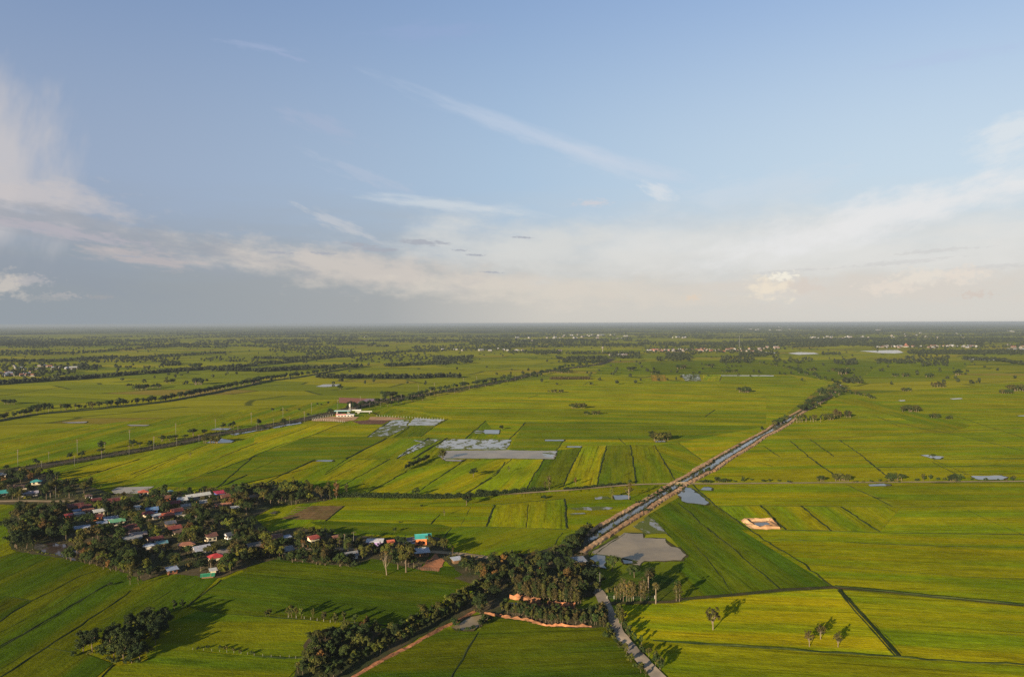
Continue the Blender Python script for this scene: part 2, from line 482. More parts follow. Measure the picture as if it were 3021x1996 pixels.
YEL, LIME, MID, GRN, DARK, DEEP, DARKEST = (.200, .196, .003), (.162, .172, .003), (.130, .148, .003), (.100, .124, .004), (.070, .098, .004), (.057, .076, .003), (.047, .064, .003)  # paddy greens from yellow down to the darkest
FIELDS = [
    # base sheets
    ('wide mid green paddy between the canal and the village', 'Z -600 1340 1000 1180 1900 1180 2370 1120 2180 1260 1980 1440 1560 1700 1300 1996 1200 2300 -900 2300', MID, 'E 0 960 1000 380'),
    ('broad lime paddy beyond the dirt track', 'Z 2060 1420 2440 1170 3500 1090 4200 1150 4200 1420', LIME, 'Z 2100 1330 3000 1320'),
    ('broad lime paddy on the far side of the canal', 'I 2130 968 1780 955 1250 850 1600 770 2150 655 2341 605 J 1000 560 1550 610 2373 600 K 650 560 230 880 J 2373 1050 1640 1460 600 1560 0 1240', LIME, 'J 0 860 2373 930'),
    ('yellow strip paddy across the middle distance', 'I 1900 742 J 0 728 1200 720 2373 750 2373 860 1200 870 0 852 I 1500 862', YEL, 'J 0 760 2373 800'),
    ('green strip paddy beyond the lone copse', 'I 1450 868 J 0 856 900 862 2373 900 2373 990 1200 960 0 960 I 1850 950', MID, 'J 0 900 2373 930'),
    ('green paddy around the pond copse', 'J 150 985 1000 980 1800 1010 2373 1020 1560 1170 520 1150 450 1240 0 1240', GRN, 'J 0 1010 2373 1010'),
    ('pale yellow paddy ahead of the copse', 'J 520 1145 1560 1150 1200 1195 480 1195', YEL, 'J 500 1170 1200 1170'),
    ('yellow triangle paddy against the canal bank', 'J 1570 1170 2200 1130 1800 1340', YEL, 'J 1600 1200 2000 1190'),
    # highway side
    ('lime paddy below the highway', 'H 550 1440 1300 1310 2373 1060 I 530 985 830 985 300 1150 0 1290 H 1900 1468 A 700 260 A 520 160', LIME, 'I 0 1290 800 1000'),
    ('yellow paddy beside the petrol station fence', 'I 0 1075 530 985 830 988 500 1115 0 1290', YEL, 'I 0 1290 800 1000'),
    ('mid green paddy below the yellow one', 'I 500 1115 830 990 1060 1010 1200 1000 1030 1120 1220 1130 850 1320 560 1330 250 1468 A 2060 290 1500 265 H 1900 1462 2341 1290', GRN, 'I 0 1230 1000 1200'),
    ('yellow green paddy ahead of the brown plot', 'I 500 1118 820 992 1190 1010 1035 1118', LIME, 'I 500 1118 1035 1118'),
    ('lime paddy under the thin pond', 'I 250 1468 560 1335 850 1325 1450 1325 1400 1400 1100 1500 B 0 250 A 2000 310', LIME, 'B 180 280 740 20'),
    ('weedy lime paddy between the black ditches', 'I 1230 1130 1600 1130 1310 1315 860 1318', MID, 'I 860 1318 1220 1130'),
    ('dark green square paddy by the flooded plots', 'I 1430 1025 1660 1025 1530 1115 1300 1120', DARK, 'I 1300 1120 1430 1025'),
    ('lime paddy around the small square pond', 'I 1670 1020 1770 960 2130 970 1940 1135 1530 1120', LIME, 'I 1530 1120 2000 1120'),
    ('yellow green paddy with a lone dark tree', 'C -200 60 450 10 800 10 640 310 300 360 0 345 -300 340 B 1250 320 1570 130', LIME, 'C -200 300 450 10'),
    ('weedy yellow paddy ahead of the long flood', 'C 460 15 800 15 640 310 380 320 90 340', YEL, 'C 60 340 450 15'),
    ('dark green paddy between two yellow ones', 'C 810 15 J 320 1325 440 1245 670 1215 C 1105 0 990 270 790 310 650 305', DARK, 'C 650 305 810 15'),
    ('bright yellow paddy with three faint furrows', 'C 1105 0 J 680 1205 905 1200 C 1340 0 1300 250 990 275', YEL, 'C 990 270 1105 0'),
    ('dark lime paddy beside the yellow strip', 'C 1345 0 J 905 1200 1120 1195 C 1635 10 1665 240 1310 252', GRN, 'C 1310 252 1350 0'),
    ('green paddy shaped as a wedge', 'C 1640 0 J 1130 1195 1345 1195 C 1905 0 2030 210 1980 238 1670 240', MID, 'C 1665 240 1640 0'),
    ('green paddy reaching the canal crossing', 'J 1350 1195 1560 1170 1790 1340 1650 1455 C 2030 210 1910 0', MID, 'J 1350 1195 1790 1340'),
    # between track and strip village
    ('lime strip paddy below the bush hedge', 'B 870 390 C 0 400 700 355 1600 275 1950 280 1760 400 1000 380 300 440 B 1000 450 680 440', MID, 'C 0 420 1900 290'),
    ('lime paddy with a lone fallen tree', 'B 1000 450 2140 420 C 330 440 270 640 B 2000 640 1800 615 1100 600 830 580', LIME, 'B 1000 500 2100 500'),
    ('mown striped paddy in the middle', 'C 335 440 660 420 640 650 270 640', LIME, 'C 640 650 660 420'),
    ('second mown striped paddy', 'C 665 420 1000 385 1020 660 645 655', LIME, 'C 1010 650 1000 385'),
    ('wet patchy paddy beside the canal', 'C 1005 385 1620 390 1720 420 1270 660 1230 690 1020 665', MID, 'C 1030 480 1500 470'),
    ('dark paddy strip behind the strip of houses', 'B 680 600 830 590 1900 620 2000 650 1940 730 1300 720 900 690', DARK, 'B 700 650 1900 680'),
    ('rough green paddy ahead of the canal wood', 'B 2000 645 C 300 640 1000 670 1220 690 1000 780 900 850 600 870 200 890 B 2030 850 1900 720', GRN, 'C 0 800 420 680'),
    # right of the canal
    ('dark green band paddy along the diagonal bund', 'C 1780 530 2060 370 2110 405 D 60 340 150 345 1000 930 625 950 250 985 0 990 G 2080 560 2070 190 C 2090 960 2130 910 1950 700', DARK, 'D 90 340 1000 930'),
    ('lime paddy just under the dirt track', 'D -20 195 1070 185 1400 345 150 340', LIME, 'D 0 240 1200 240'),
    ('mid green paddy with a small pond at its edge', 'D 1080 185 3300 178 3300 345 1480 348', MID, 'D 1400 250 2357 250'),
    ('row of cut plots around the square pond', 'D 150 345 1480 350 1320 530 400 512', LIME, 'D 470 340 650 512'),
    ('lime paddy to the side of the plots', 'D 1485 352 3300 346 3300 560 1325 532', LIME, 'D 1485 440 2357 430'),
    ('huge lime paddy right of the diagonal bund', 'D 330 516 3300 570 3300 1090 2357 1065 1000 930', LIME, 'D 560 590 2357 655'),
    ('yellow paddy with the three pale trees', 'G 1400 575 2100 558 D 0 1010 1000 935 1040 950 1460 1425 0 1325 G 1680 895 1500 760', YEL, 'D 0 1250 1000 1300'),
    ('bright lime paddy beyond the big ditch', 'D 1045 945 2357 1065 3400 1100 3400 1530 2357 1490 1465 1425', LIME, 'D 1400 1240 2357 1300'),
    ('mid green paddy along the bottom bund', 'G 1690 895 D 0 1335 1450 1428 2357 1495 3500 1540 3500 2000 G 2100 1500 1850 1250', MID, 'D 0 1400 2357 1560'),
    # front
    ('dark green paddy with paired furrows', 'E -400 -500 60 -580 170 -450 100 -250 80 -100 300 0 650 60 1000 150 1250 250 1350 300 1550 270 2060 300 1750 600 1150 800 700 1000 1050 1130 800 1330 600 1500 -600 1500', DEEP, 'E 0 960 1000 380'),
    ('lighter edge paddy at the far end of the village', 'E -400 -600 A 0 420 175 460 170 540 60 650 100 720 110 850 E 150 90 0 130 -400 200', GRN, 'E -100 0 150 -120'),
    ('dark paddy corner with a low bund', 'E -300 520 60 500 310 540 0 720 -300 850', DARKEST, 'E 0 700 300 540'),
    ('green paddy behind the dark clump', 'E 1840 640 2373 690 F 800 790 1350 840 560 890 500 1140 0 1130 E 1800 1005 1400 1130 1350 1000 1550 760', GRN, 'F 0 1000 560 1010'),
    ('narrow green paddy edge along the strip gardens', 'B -50 960 350 900 900 960 1250 900 1500 930 1690 1000 2100 1020 2300 1060 2373 1160 1500 1250 700 1150 100 1100', DEEP, 'F 0 460 1500 600'),
    ('long green paddy below the strip of houses', 'F 150 190 1000 260 1300 320 1640 285 2100 380 2250 430 1420 800 1000 790 400 765 0 740 E 1900 640 1760 600 2060 355', DEEP, 'F 0 460 1500 600'),
    ('yellow green paddy at the bottom edge', 'E 1060 1160 1380 1100 1800 1010 2373 1070 F 500 1180 400 1290 200 1500 E 700 1500', GRN, 'E 1300 1100 2300 1150'),
    ('dark green paddy between path and lane', 'F 1000 1342 1550 1040 1900 870 2050 880 2250 880 G 300 700 640 735 830 785 1250 792 1380 800 1480 920 1650 1100 1900 1350 1000 1700 F 700 1700', DEEP, 'G 300 1050 1300 1010'),
    ('bright yellow square plot far off', 'J 1310 550 1440 548 1465 605 1320 605', (.20, .14, .02), None),
    ('yellow square plot beside a small bund', 'J 1790 545 1965 545 1950 605 1795 605', YEL, None),
    ('dark green far paddy with painted cloud shadow and the first dark copse', 'J 900 440 1300 425 1340 545 1180 548 800 540', GRN, 'J 900 480 1300 480'),  # cloud shadow is put into the crop colour of these far paddies
    ('far paddy with deeper painted cloud shadow around two dark copses', 'J 1300 425 1700 415 1770 545 1460 548 1340 545', (.086, .110, .006), 'J 1300 480 1700 480'),
    ('green far paddy with painted cloud shadow ahead of the lakes', 'J 1700 415 2373 410 K 150 420 260 540 J 1970 545 1770 545', (.094, .118, .006), 'J 1700 480 2373 480'),
    ('wet green far paddy by the pale water strip', 'J 1970 550 2373 560 K 250 545 420 600 300 640 0 640 J 1950 625', MID, 'J 1970 600 2373 600'),
    ('green far paddy with painted cloud shadow beside the canal bend', 'K 150 425 700 400 1100 420 900 560 620 600 420 560 270 540', (.092, .116, .006), 'K 300 480 900 480'),  # darker crop colour carries the cloud shadow on these two as well
    ('broad green far paddy with painted cloud shadow right of the canal bend', 'K 1100 420 1900 430 1700 560 900 570', GRN, 'K 1100 480 1900 500'),
    ('dark green slanted paddy far right', 'K 560 740 900 760 1900 1000 1700 1060 1000 860', MID, 'K 600 750 1700 1060'),
]
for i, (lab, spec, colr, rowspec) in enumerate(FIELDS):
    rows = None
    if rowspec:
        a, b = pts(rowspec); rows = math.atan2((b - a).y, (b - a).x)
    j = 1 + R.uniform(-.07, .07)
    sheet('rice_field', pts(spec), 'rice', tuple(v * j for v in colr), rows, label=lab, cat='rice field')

# bare and ploughed ground
for lab, nm, spec, mat, colr in [
    ('brown ploughed plot in strips by the wood', 'ploughed_plot', 'B 540 520 690 450 1000 450 830 582 400 570', 'ploughed', (.11, .064, .026)),
    ('red brown ploughed field past the petrol station', 'ploughed_plot', 'I 780 756 1060 766 1165 771 1000 814 780 806', 'ploughed', (.20, .085, .055)),
    ('violet grey flooded end of the red field', 'ploughed_plot', 'I 1045 766 1250 768 1120 800 950 812 960 795', 'ploughed', (.19, .13, .16)),
    ('dark brown bare plot by the petrol station', 'ploughed_plot', 'I 900 975 1100 960 1250 965 1180 1002 980 1003', 'ploughed', (.10, .05, .03)),
    ('tan bare strip behind the brown plot', 'bare_ground', 'I 1070 935 1220 935 1420 950 1250 965 1050 962', 'tan_earth', None),
    ('red earth yard in front of the pale shed', 'yard', 'B 1850 890 1985 890 1880 1062 1690 1040', 'red_earth', None),
    ('orange earth yard in the wood', 'yard', 'W 1850 500 2120 495 2080 560 1940 590', 'tan_earth', None),
    ('sandy forecourt of the petrol station', 'yard', 'I 520 960 720 930 960 935 930 962 830 980 540 972', 'tan_earth', None),
    ('grey concrete drying yard behind the village', 'yard', 'A 1040 305 1100 276 1440 268 1370 305 1280 335 1060 335', 'concrete', None),
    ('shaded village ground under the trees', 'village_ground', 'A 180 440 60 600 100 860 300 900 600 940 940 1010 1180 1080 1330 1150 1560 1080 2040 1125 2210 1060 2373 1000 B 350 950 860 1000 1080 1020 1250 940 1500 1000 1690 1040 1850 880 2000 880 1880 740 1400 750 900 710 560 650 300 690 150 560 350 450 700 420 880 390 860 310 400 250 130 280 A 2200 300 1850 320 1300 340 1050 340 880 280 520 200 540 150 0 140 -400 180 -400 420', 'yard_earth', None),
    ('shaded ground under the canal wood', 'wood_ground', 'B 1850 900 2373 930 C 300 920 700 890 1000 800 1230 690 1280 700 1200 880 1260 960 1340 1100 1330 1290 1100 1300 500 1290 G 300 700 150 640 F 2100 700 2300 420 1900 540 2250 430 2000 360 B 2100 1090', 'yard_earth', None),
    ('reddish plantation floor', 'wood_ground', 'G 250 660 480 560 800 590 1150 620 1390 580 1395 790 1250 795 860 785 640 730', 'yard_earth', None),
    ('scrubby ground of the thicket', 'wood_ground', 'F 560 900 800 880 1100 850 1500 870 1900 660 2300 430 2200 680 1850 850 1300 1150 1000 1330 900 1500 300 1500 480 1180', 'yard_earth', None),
    ('grassy ground around the pale trunked trees', 'grass_ground', 'G 1340 480 1450 330 1650 250 2050 350 2080 560 1390 570', 'rice', (.046, .066, .008)),
]:
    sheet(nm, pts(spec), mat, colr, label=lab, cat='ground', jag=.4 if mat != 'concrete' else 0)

# standing water
LM = LANDMARKS
WATERS = [
    ('blue pond at the canal crossing', 'C 2060 340 2130 275 2180 285 2350 425 2310 440 2110 412', 'pond_water', 1),
    ('small blue pond beyond the canal crossing', 'C 2265 300 2300 275 2340 272 2373 285 2373 305', 'pond_water', 0),
    ('brown flooded paddy below the canal bank', 'C 1250 890 1560 705 1720 710 1745 750 1925 755 2000 830 2060 840 2130 910 2095 960 1730 965 1700 1005 1560 985 1540 940 1350 905', 'muddy_water', 1),
    ('pale brown flood above the larger one', 'C 1780 545 1850 600 1950 702 1740 702 1640 640', 'weedy_water', 0),
    ('blue water in front of the white walled hut', 'C 1240 940 1290 905 1380 910 1370 1000 1380 1035 1270 1010', 'pond_water', 0),
    ('sliver of blue water behind the round bush', 'C 1540 950 1640 965 1650 985 1560 985', 'pond_water', 0),
    ('narrow blue pond by the canal', 'C 1455 352 1590 350 1600 388 1465 390', 'pond_water', 1),
    ('wet streak beside the narrow blue pond', 'C 1270 372 1400 358 1435 386 1290 388', 'weedy_water', 0),
    ('wet streak in the patchy paddy', 'C 1040 470 1300 455 1450 465 1400 490 1100 490', 'weedy_water', 0),
    ('second wet streak in the patchy paddy', 'C 1040 520 1180 515 1200 530 1060 535', 'weedy_water', 0),
    ('long flooded paddy in the middle distance', 'I 1745 1318 1760 1245 2373 1242 J 0 1245 440 1248 415 1324 0 1318', 'muddy_water', 1),
    ('weedy end of the long flood', 'J 310 1260 440 1255 412 1312 330 1305', 'sparse_weed_water', 0),
    ('wet corner beside the long flood', 'I 1690 1290 1740 1275 1760 1325 1930 1330 1900 1345 1760 1340', 'muddy_water', 0),
    ('speckled flooded paddy behind the long flood', 'I 1670 1215 1775 1140 2340 1145 2373 1150 2320 1232 1750 1232', 'sparse_weed_water', 1),
    ('wet edge of the black ditch', 'I 1320 1310 1440 1215 1600 1150 1620 1140 1560 1210 1400 1285', 'sparse_weed_water', 0),
    ('streaky wet paddy between the ditches', 'I 1450 1150 1720 1140 1600 1200 1480 1225 1580 1180', 'weedy_water', 0),
    ('pale flooded plot behind the brown ground', 'I 1195 1016 1275 966 1435 966 1400 1016', 'sparse_weed_water', 0),
    ('whitish flooded plot with a post fence', 'I 1410 1014 1480 946 1745 962 1660 1015', 'sparse_weed_water', 1),
    ('grey green flooded plot', 'I 1045 1120 1175 1020 1425 1020 1235 1120', 'weedy_water', 0),
    ('small square pond in the paddies', 'I 2110 1072 2120 1055 2260 1056 2255 1092 2130 1092', 'pond_water', 1),
    ('green grey marsh beside the square pond', 'I 2020 1072 2060 1056 2110 1056 2105 1085 2040 1088', 'weedy_water', 0),
    ('short flooded trench', 'J 335 1145 512 1146 505 1158 345 1158', 'pond_water', 0),
    ('shorter flooded trench', 'J 540 1206 672 1206 665 1217 545 1217', 'pond_water', 0),
    ('thin grey pond in the lime paddies', 'I 585 1334 725 1334 715 1347 570 1346', 'pond_water', 1),
    ('slanting pale pond past the highway', 'I 565 656 640 636 800 635 770 652 640 660', 'pond_water', 1),
    ('pond under the copse', 'J 1365 1158 1450 1158 1445 1168 1355 1168', 'pond_water', 0),
    ('pond with a tree in the lime paddies', 'K 1440 1270 1510 1268 1640 1285 1610 1305 1560 1306', 'pond_water', 1),
    ('white pond among far lime paddies', 'K 1705 756 1800 752 1820 758 1730 764', 'pond_water', 0),
    ('small white pond among far paddies', 'K 1230 772 1290 770 1300 778 1250 780', 'pond_water', 0),
    ('pale pond at the far edge of the lime paddies', 'K 2310 910 2500 905 2500 915 2330 915', 'pond_water', 0),
    ('pond behind the dirt track bushes', 'D 1975 133 2190 128 2235 140 2220 158 2030 158', 'pond_water', 1),
    ('small pond in front of the dirt track', 'D 1245 195 1330 187 1410 192 1395 203 1260 204', 'pond_water', 1),
    ('roadside water beside the highway', 'I 420 948 560 915 655 905 640 925 500 950', 'pond_water', 0),
    ('second roadside water beside the highway', 'I 165 1035 240 1015 430 985 440 995 280 1022 190 1040', 'pond_water', 0),
    ('third roadside water beside the highway', 'H 2120 1095 I 20 1050 140 1030 130 1048 0 1070 H 2160 1105', 'pond_water', 0),
    ('pond behind the roadside copse', 'H 1900 1175 2010 1130 2150 1155 2130 1172 2030 1178', 'pond_water', 1),
    ('pale pond in the highway paddies', 'H 1940 1055 2000 1040 2140 1042 2080 1058', 'pond_water', 0),
    ('grey pond in the left paddies', 'H 560 985 700 982 800 978 780 992 640 994', 'muddy_water', 1),
    ('second grey pond in the left paddies', 'H 1170 1008 1380 1010 1340 1020 1200 1020', 'muddy_water', 0),
    ('brown pond beside the dirt path', 'F 1990 850 2160 745 2290 720 2340 760 2180 880 2050 885', 'muddy_water', 1),
    ('dark brown village pond', 'E 310 60 330 0 600 20 700 60 900 130 900 175 700 170 560 130', 'dark_water', 1),
    ('blue sheen of the village pond', 'E 310 75 320 20 400 15 420 40 370 78', 'pond_water', 0),
    ('water behind the dark clump', 'E 1060 900 1080 860 1160 850 1140 900', 'pond_water', 0),
    ('brown pool in the plantation', 'G 500 560 780 575 1100 600 1090 635 820 640 560 610', 'dark_water', 0),
    ('pool in the plantation ploughland', 'B 320 520 350 500 370 515 340 528', 'pond_water', 0),
    ('long shining lake before the far town', 'K 880 324 1130 316 1230 316 1280 338 1200 346 1060 342', 'pond_water', 1),
    ('second shining lake before the far town', 'K 230 345 330 334 470 338 510 350 330 358', 'pond_water', 1),
    ('third shining lake before the far town', 'K -60 335 60 332 140 340 40 346', 'pond_water', 0),
    ('thin lake among the far trees', 'K 1800 402 1950 394 2110 402 2105 410 1870 406', 'pond_water', 0),
    ('lake by the far right town', 'K 2200 300 2373 296 3200 300 2500 312 2290 310', 'pond_water', 0),
    ('whitish flooded seed plot past the orange square', 'J 1580 545 1755 545 1775 605 1630 606', 'weedy_water', 0),
    ('pale strip of water past the dark paddies', 'J 1960 553 2373 553 K 100 547 100 553 J 2373 560 1960 558', 'pond_water', 0),
]
for lab, spec, mat, lm in WATERS:
    P = pts(spec)
    if P[0].y < 1100 and mat in ('pond_water', 'muddy_water'):
        c_ = sum(P, Vector()) / len(P)
        sheet('mud_margin', [p + (p - c_).normalized() * 1.3 for p in P], 'verge', label='muddy margin round the ' + lab, cat='mud', jag=.55)
    sheet('pond' if 'pond' in lab else 'water', P, mat, label=lab, cat='water', jag=.55 if P[0].y < 1500 else 0)
    if lm: LM.append(('the ' + lab, sum(P, Vector()) / len(P)))

# square pond with raised tan banks
pb = pts('D 325 447 560 443 612 512 415 515')
sheet('bare_ground', pb, 'tan_earth', label='tan earth around the square dug pond', cat='ground')
inn = pts('D 418 466 520 463 552 488 432 494')
cen = sum(inn, Vector()) / 4
ridge('earth_bank', [p.lerp(cen, .22) for p in pb + [pb[0]]], 5.0, 1.6, 'tan_earth', 'raised tan bank around the square dug pond', 'earth bank', 3, .25)
sheet('pond', inn, 'pond_water', label='grey water in the square dug pond', cat='water', jag=.3)
LM.append(('the square dug pond', cen))

# bunds between the fields: grassy ridges
BUNDS = [
    ('E -300 1130 0 965 500 690 1000 385', 1.6, .8), ('E -300 1180 0 985 500 705 980 400', 1.6, .6), ('E -100 790 0 730 300 545 750 310 900 270', 1.5, .7), ('E 0 1270 400 990 750 780 1050 570 1220 450', 1.6, .8),
    ('E 0 840 480 600 750 430', .9, .5), ('E 0 710 200 600', .9, .5), ('E 880 1320 1060 1140', 1.6, .9), ('E 1750 600 1900 480 2060 350', 1.4, .8), ('E 0 1180 350 960', .8, .4),
    ('E 430 990 710 1020', 1.2, .6), ('E -200 530 60 505 290 545', 1.2, .5), ('E 60 210 250 120', .8, .4), ('E 250 230 410 150', .8, .4), ('E 560 245 650 190', .8, .5), ('E -100 170 160 90', 1.0, .5),
    ('E 1440 555 1600 450', .9, .5), ('E 1700 470 1830 390', .9, .5), ('E 1950 520 2373 555', .9, .4), ('E 1900 645 2373 680', 1.2, .5), ('E 700 800 1200 640', .7, .4), ('E 1020 720 1400 560', .7, .35),
    ('E 100 1100 500 860 800 680', .7, .35), ('E 200 460 480 310', .7, .3),
    ('F 0 740 400 765 1000 795 1350 838', 1.6, .6), ('F 0 1130 300 1155 480 1150', 1.6, .7), ('F 1950 1390 2150 1050 2240 900', 1.8, .8), ('F 2000 1320 2180 1000', .9, .4), ('F 300 480 900 560 1500 600', .8, .3), ('F 0 600 500 640', .8, .3),
    ('F 0 1030 350 1040', .8, .4), ('F 1600 1250 2000 1000', .7, .3), ('F 1780 1300 1900 1180', .7, .3), ('F 0 470 250 490', .8, .3),
    ('G 300 1060 1250 1010', .8, .3), ('G 600 880 1300 905', .8, .3), ('G 850 905 1000 890', .8, .3),
    ('A 2373 -20 2000 300', 1.6, .8), ('A 1300 10 900 140', 1.3, .7), ('A 1650 0 1250 180', 1.1, .5), ('A 2300 160 2050 270', 1.5, .8), ('A 860 55 560 155', 1.2, .6), ('A 2200 0 1700 250', .9, .4),
    ('B 720 15 230 250', 1.6, .8), ('B 1040 0 830 135', 1.2, .6), ('B 1240 10 840 210', .9, .4), ('B 1430 10 960 270', 1.4, .7), ('B 1575 130 1210 330', 1.8, .9), ('B 2140 10 1690 310', 1.4, .7), ('B 2373 190 2100 350', 1.6, .9), ('B 90 160 -100 250', 1.5, .8),
    ('B 1000 450 820 590', 1.8, .9), ('B 2180 460 2090 620', .9, .4), ('B 2373 540 2320 640', 1.5, .6), ('B 1990 650 1930 745', 1.4, .6), ('B 1890 530 1800 620', 1.6, .7),
    ('C 440 40 380 140 250 220 60 350', 1.6, .8), ('C 810 15 700 180 640 300', 1.6, .7), ('C 1105 0 1040 130 985 260', 1.6, .7), ('C 1355 0 1330 130 1300 255', 1.6, .7), ('C 1635 0 1665 240', 1.8, .9), ('C 1905 0 2030 210', 1.5, .8),
    ('C 340 440 270 640', 1.8, .8), ('C 660 440 640 650', 1.0, .4), ('C 1003 385 1015 660', 2.2, 1.0), ('C 60 420 330 440 700 405 1000 380', 1.0, .4), ('C 0 640 650 655 1015 670', 1.2, .5), ('C 980 700 900 820', 1.2, .5),
    ('C 1560 708 1290 900', 1.8, .8), ('C 1280 905 1400 912', 1.8, .8), ('C 1530 935 1680 970', 2.0, .9), ('C 1560 700 1740 702 1950 705', 1.6, .6), ('C 1780 535 1990 740', 1.3, .6),
    ('C 2060 420 2373 700 D 90 500 330 700 620 950', 1.4, .8), ('D -20 190 150 345 500 590 780 760 1000 935', 1.8, .9), ('D 470 340 550 420 650 515', 2.4, 1.2), ('D 760 345 980 525', 2.2, 1.1), ('D 1045 350 1320 530', 2.2, 1.1), ('D 150 345 470 340 900 348 1500 354 1950 350', 1.3, .6),
    ('D 610 514 980 524 1400 538 3200 560', 1.6, .7), ('D 545 585 1000 600 1500 625 3300 665', 1.4, .7), ('D 780 762 1300 800 1900 850 3300 905', 1.1, .5), ('D 1080 190 1250 265 1420 350', 1.3, .6), ('D 1950 375 2357 558', 1.1, .5),
    ('D -300 1310 0 1325 700 1370 1450 1428 2000 1465 3400 1520', 2.2, .9), ('D 1400 1240 2000 1262 3200 1285', .9, .3), ('D -10 610 200 860 270 990', 1.2, .5), ('D 320 690 640 698', .8, .3),
    ('D 1100 1000 1490 1400', .9, .4), ('D 800 1090 1050 1100', .7, .3), ('D 30 245 700 248', .7, .3),
    ('D 860 30 1000 120', 1.6, .8), ('D 1220 10 1380 130', 1.6, .7), ('D 1700 30 1900 130', 1.3, .6), ('D 1300 65 2357 60', 1.2, .5), ('D 1700 10 2357 8', 1.2, .5), ('D 1800 120 2357 110', .9, .4), ('D 450 30 560 60', 1.2, .5),
    ('I 830 985 500 1115 200 1210 0 1290', 1.6, .7), ('I 600 990 300 1100 0 1190', 1.1, .5), ('I 1255 970 1040 1120', 2.6, 1.2), ('I 1220 1130 850 1320', 3.2, 1.4), ('I 1610 1130 1310 1320', 3.0, 1.4), ('I 1775 1130 1460 1320', 3.2, 1.5), ('I 2135 968 1940 1135', 1.8, .8),
    ('I 1180 1018 1660 1020', 1.6, .8), ('I 1430 1025 1290 1122', 1.6, .8), ('I 1660 1025 1530 1118', 1.2, .6), ('I 1780 955 1660 1020', 2.0, 1.0), ('I 560 1335 250 1468', 1.9, .9), ('I 1460 1322 850 1325', 1.2, .6), ('I 0 1420 180 1340', 1.1, .5), ('I 900 1325 650 1468', 1.1, .6), ('I 1230 1330 1000 1468', 1.1, .5),
    ('I 1945 1330 1740 1468', 1.6, .8), ('I 1040 1125 1220 1130 1600 1132 1940 1136 2373 1136', 1.1, .5), ('I 2373 1320 2200 1468', 1.4, .6),
    ('J 440 1250 320 1330', 1.6, .7), ('J 160 985 0 1150', 1.8, .8), ('J 680 1205 560 1440', 1.4, .6), ('J 905 1200 840 1450', 1.6, .8), ('J 1125 1195 1165 1468', 1.8, .9), ('J 1345 1195 1500 1460', 1.5, .8), ('J 1560 1170 1790 1340', 1.2, .5), ('J 440 1195 1300 1193', 1.0, .4),
    ('J 1900 870 1810 935', 2.2, 1.0), ('J 510 1150 440 1245', 1.4, .6), ('J 1200 958 2373 992', 1.3, .6), ('J 0 862 2373 905', 1.1, .5), ('J 0 730 2373 752', 1.1, .5), ('J 1015 1130 1080 1190', 1.3, .6), ('J 800 1135 1600 1125 1900 1075', 1.1, .5), ('J 150 985 260 985', 1.8, .8),
    ('J 270 735 180 760', 2, .9), ('J 750 610 690 640', 2, .9), ('J 1965 550 1945 605', 2.4, 1.0),
    ('K 250 1140 430 1290 640 1440', 1.8, .9), ('K 430 1125 650 1280', 1.8, .9), ('K 690 1125 900 1270 1100 1440', 1.6, .8), ('K 0 1180 150 1280', 1.5, .7), ('K 0 1290 300 1290 900 1275', 1.4, .6), ('K 0 1130 700 1110 1500 1065 2373 1020', 1.4, .6), ('K 980 910 1500 1040 1700 1070 2373 1230', 1.5, .7), ('K 1300 890 1700 900 2373 1110', 1.2, .6),
    ('K 1050 1380 1700 1370 2373 1350', 1.3, .5), ('K 600 1130 2100 1130', .9, .4), ('K 1350 1270 2373 1300', 1.0, .4), ('K 1550 1310 1850 1440', 1.0, .4), ('K 1000 900 1250 1010 2000 1090', .9, .4), ('K 800 1200 2373 1190', .9, .4), ('K 0 740 600 740', 1.2, .5), ('K 560 940 960 920', 1.6, .8),
    ('H 1280 1325 820 1468', 1.5, .8), ('H 1900 1190 1200 1468', 1.2, .6), ('H 2373 1170 2020 1310', 1.5, .7), ('H 2373 1290 1900 1460', 1.7, .8), ('H 850 1370 560 1440', 1.2, .6), ('H 0 1140 700 1060 1250 1030', 1.0, .5), ('H 0 740 500 670 580 660', 1.6, .7), ('H 670 655 1060 660', 1.4, .6), ('H 1250 1040 1100 1080', 1.2, .6),
]
for spec, w, h in BUNDS:
    P = pts(spec)
    o = ridge('field_bund', P, w * .7, h * .36, 'bund_grass', 'dark grassy bund between paddies', 'field bund', 5 if P[0].y < 800 else 12, .34, wob=.3)
    o['group'] = 'grassy bunds between the paddies'
# paths on wide bunds
ribbon('bund_path', pts('G 1380 575 2000 560 D -100 1018 300 985 640 950 990 932 1040 936 1400 965 2357 1062 3500 1110'), 3.2, 'verge', 'grassy path along the bund from the lane', 'path')
ridge('field_bund', pts('D 1000 925 1100 932 1600 985 2357 1058 3500 1106'), 1.6, .8, 'bund_grass', 'broad bund beside the grassy path', 'field bund')
ribbon('ditch', pts('D 1035 945 1150 1080 1300 1240 1460 1425'), 1.3, 'bund_grass', 'wide weedy ditch running down from the path junction', 'ditch', rough=.15)
ridge('ditch_bank', pts('D 1045 945 1165 1080 1315 1240 1480 1425'), .8, .3, 'bund_grass', 'bank on the far side of the weedy ditch', 'bank', rough=.3)
ridge('ditch_bank', pts('D 1025 950 1135 1085 1280 1245 1435 1425'), .8, .3, 'bund_grass', 'bank on the near side of the weedy ditch', 'bank', rough=.3)
LM.append(('the path junction', at('D', 1000, 935)))

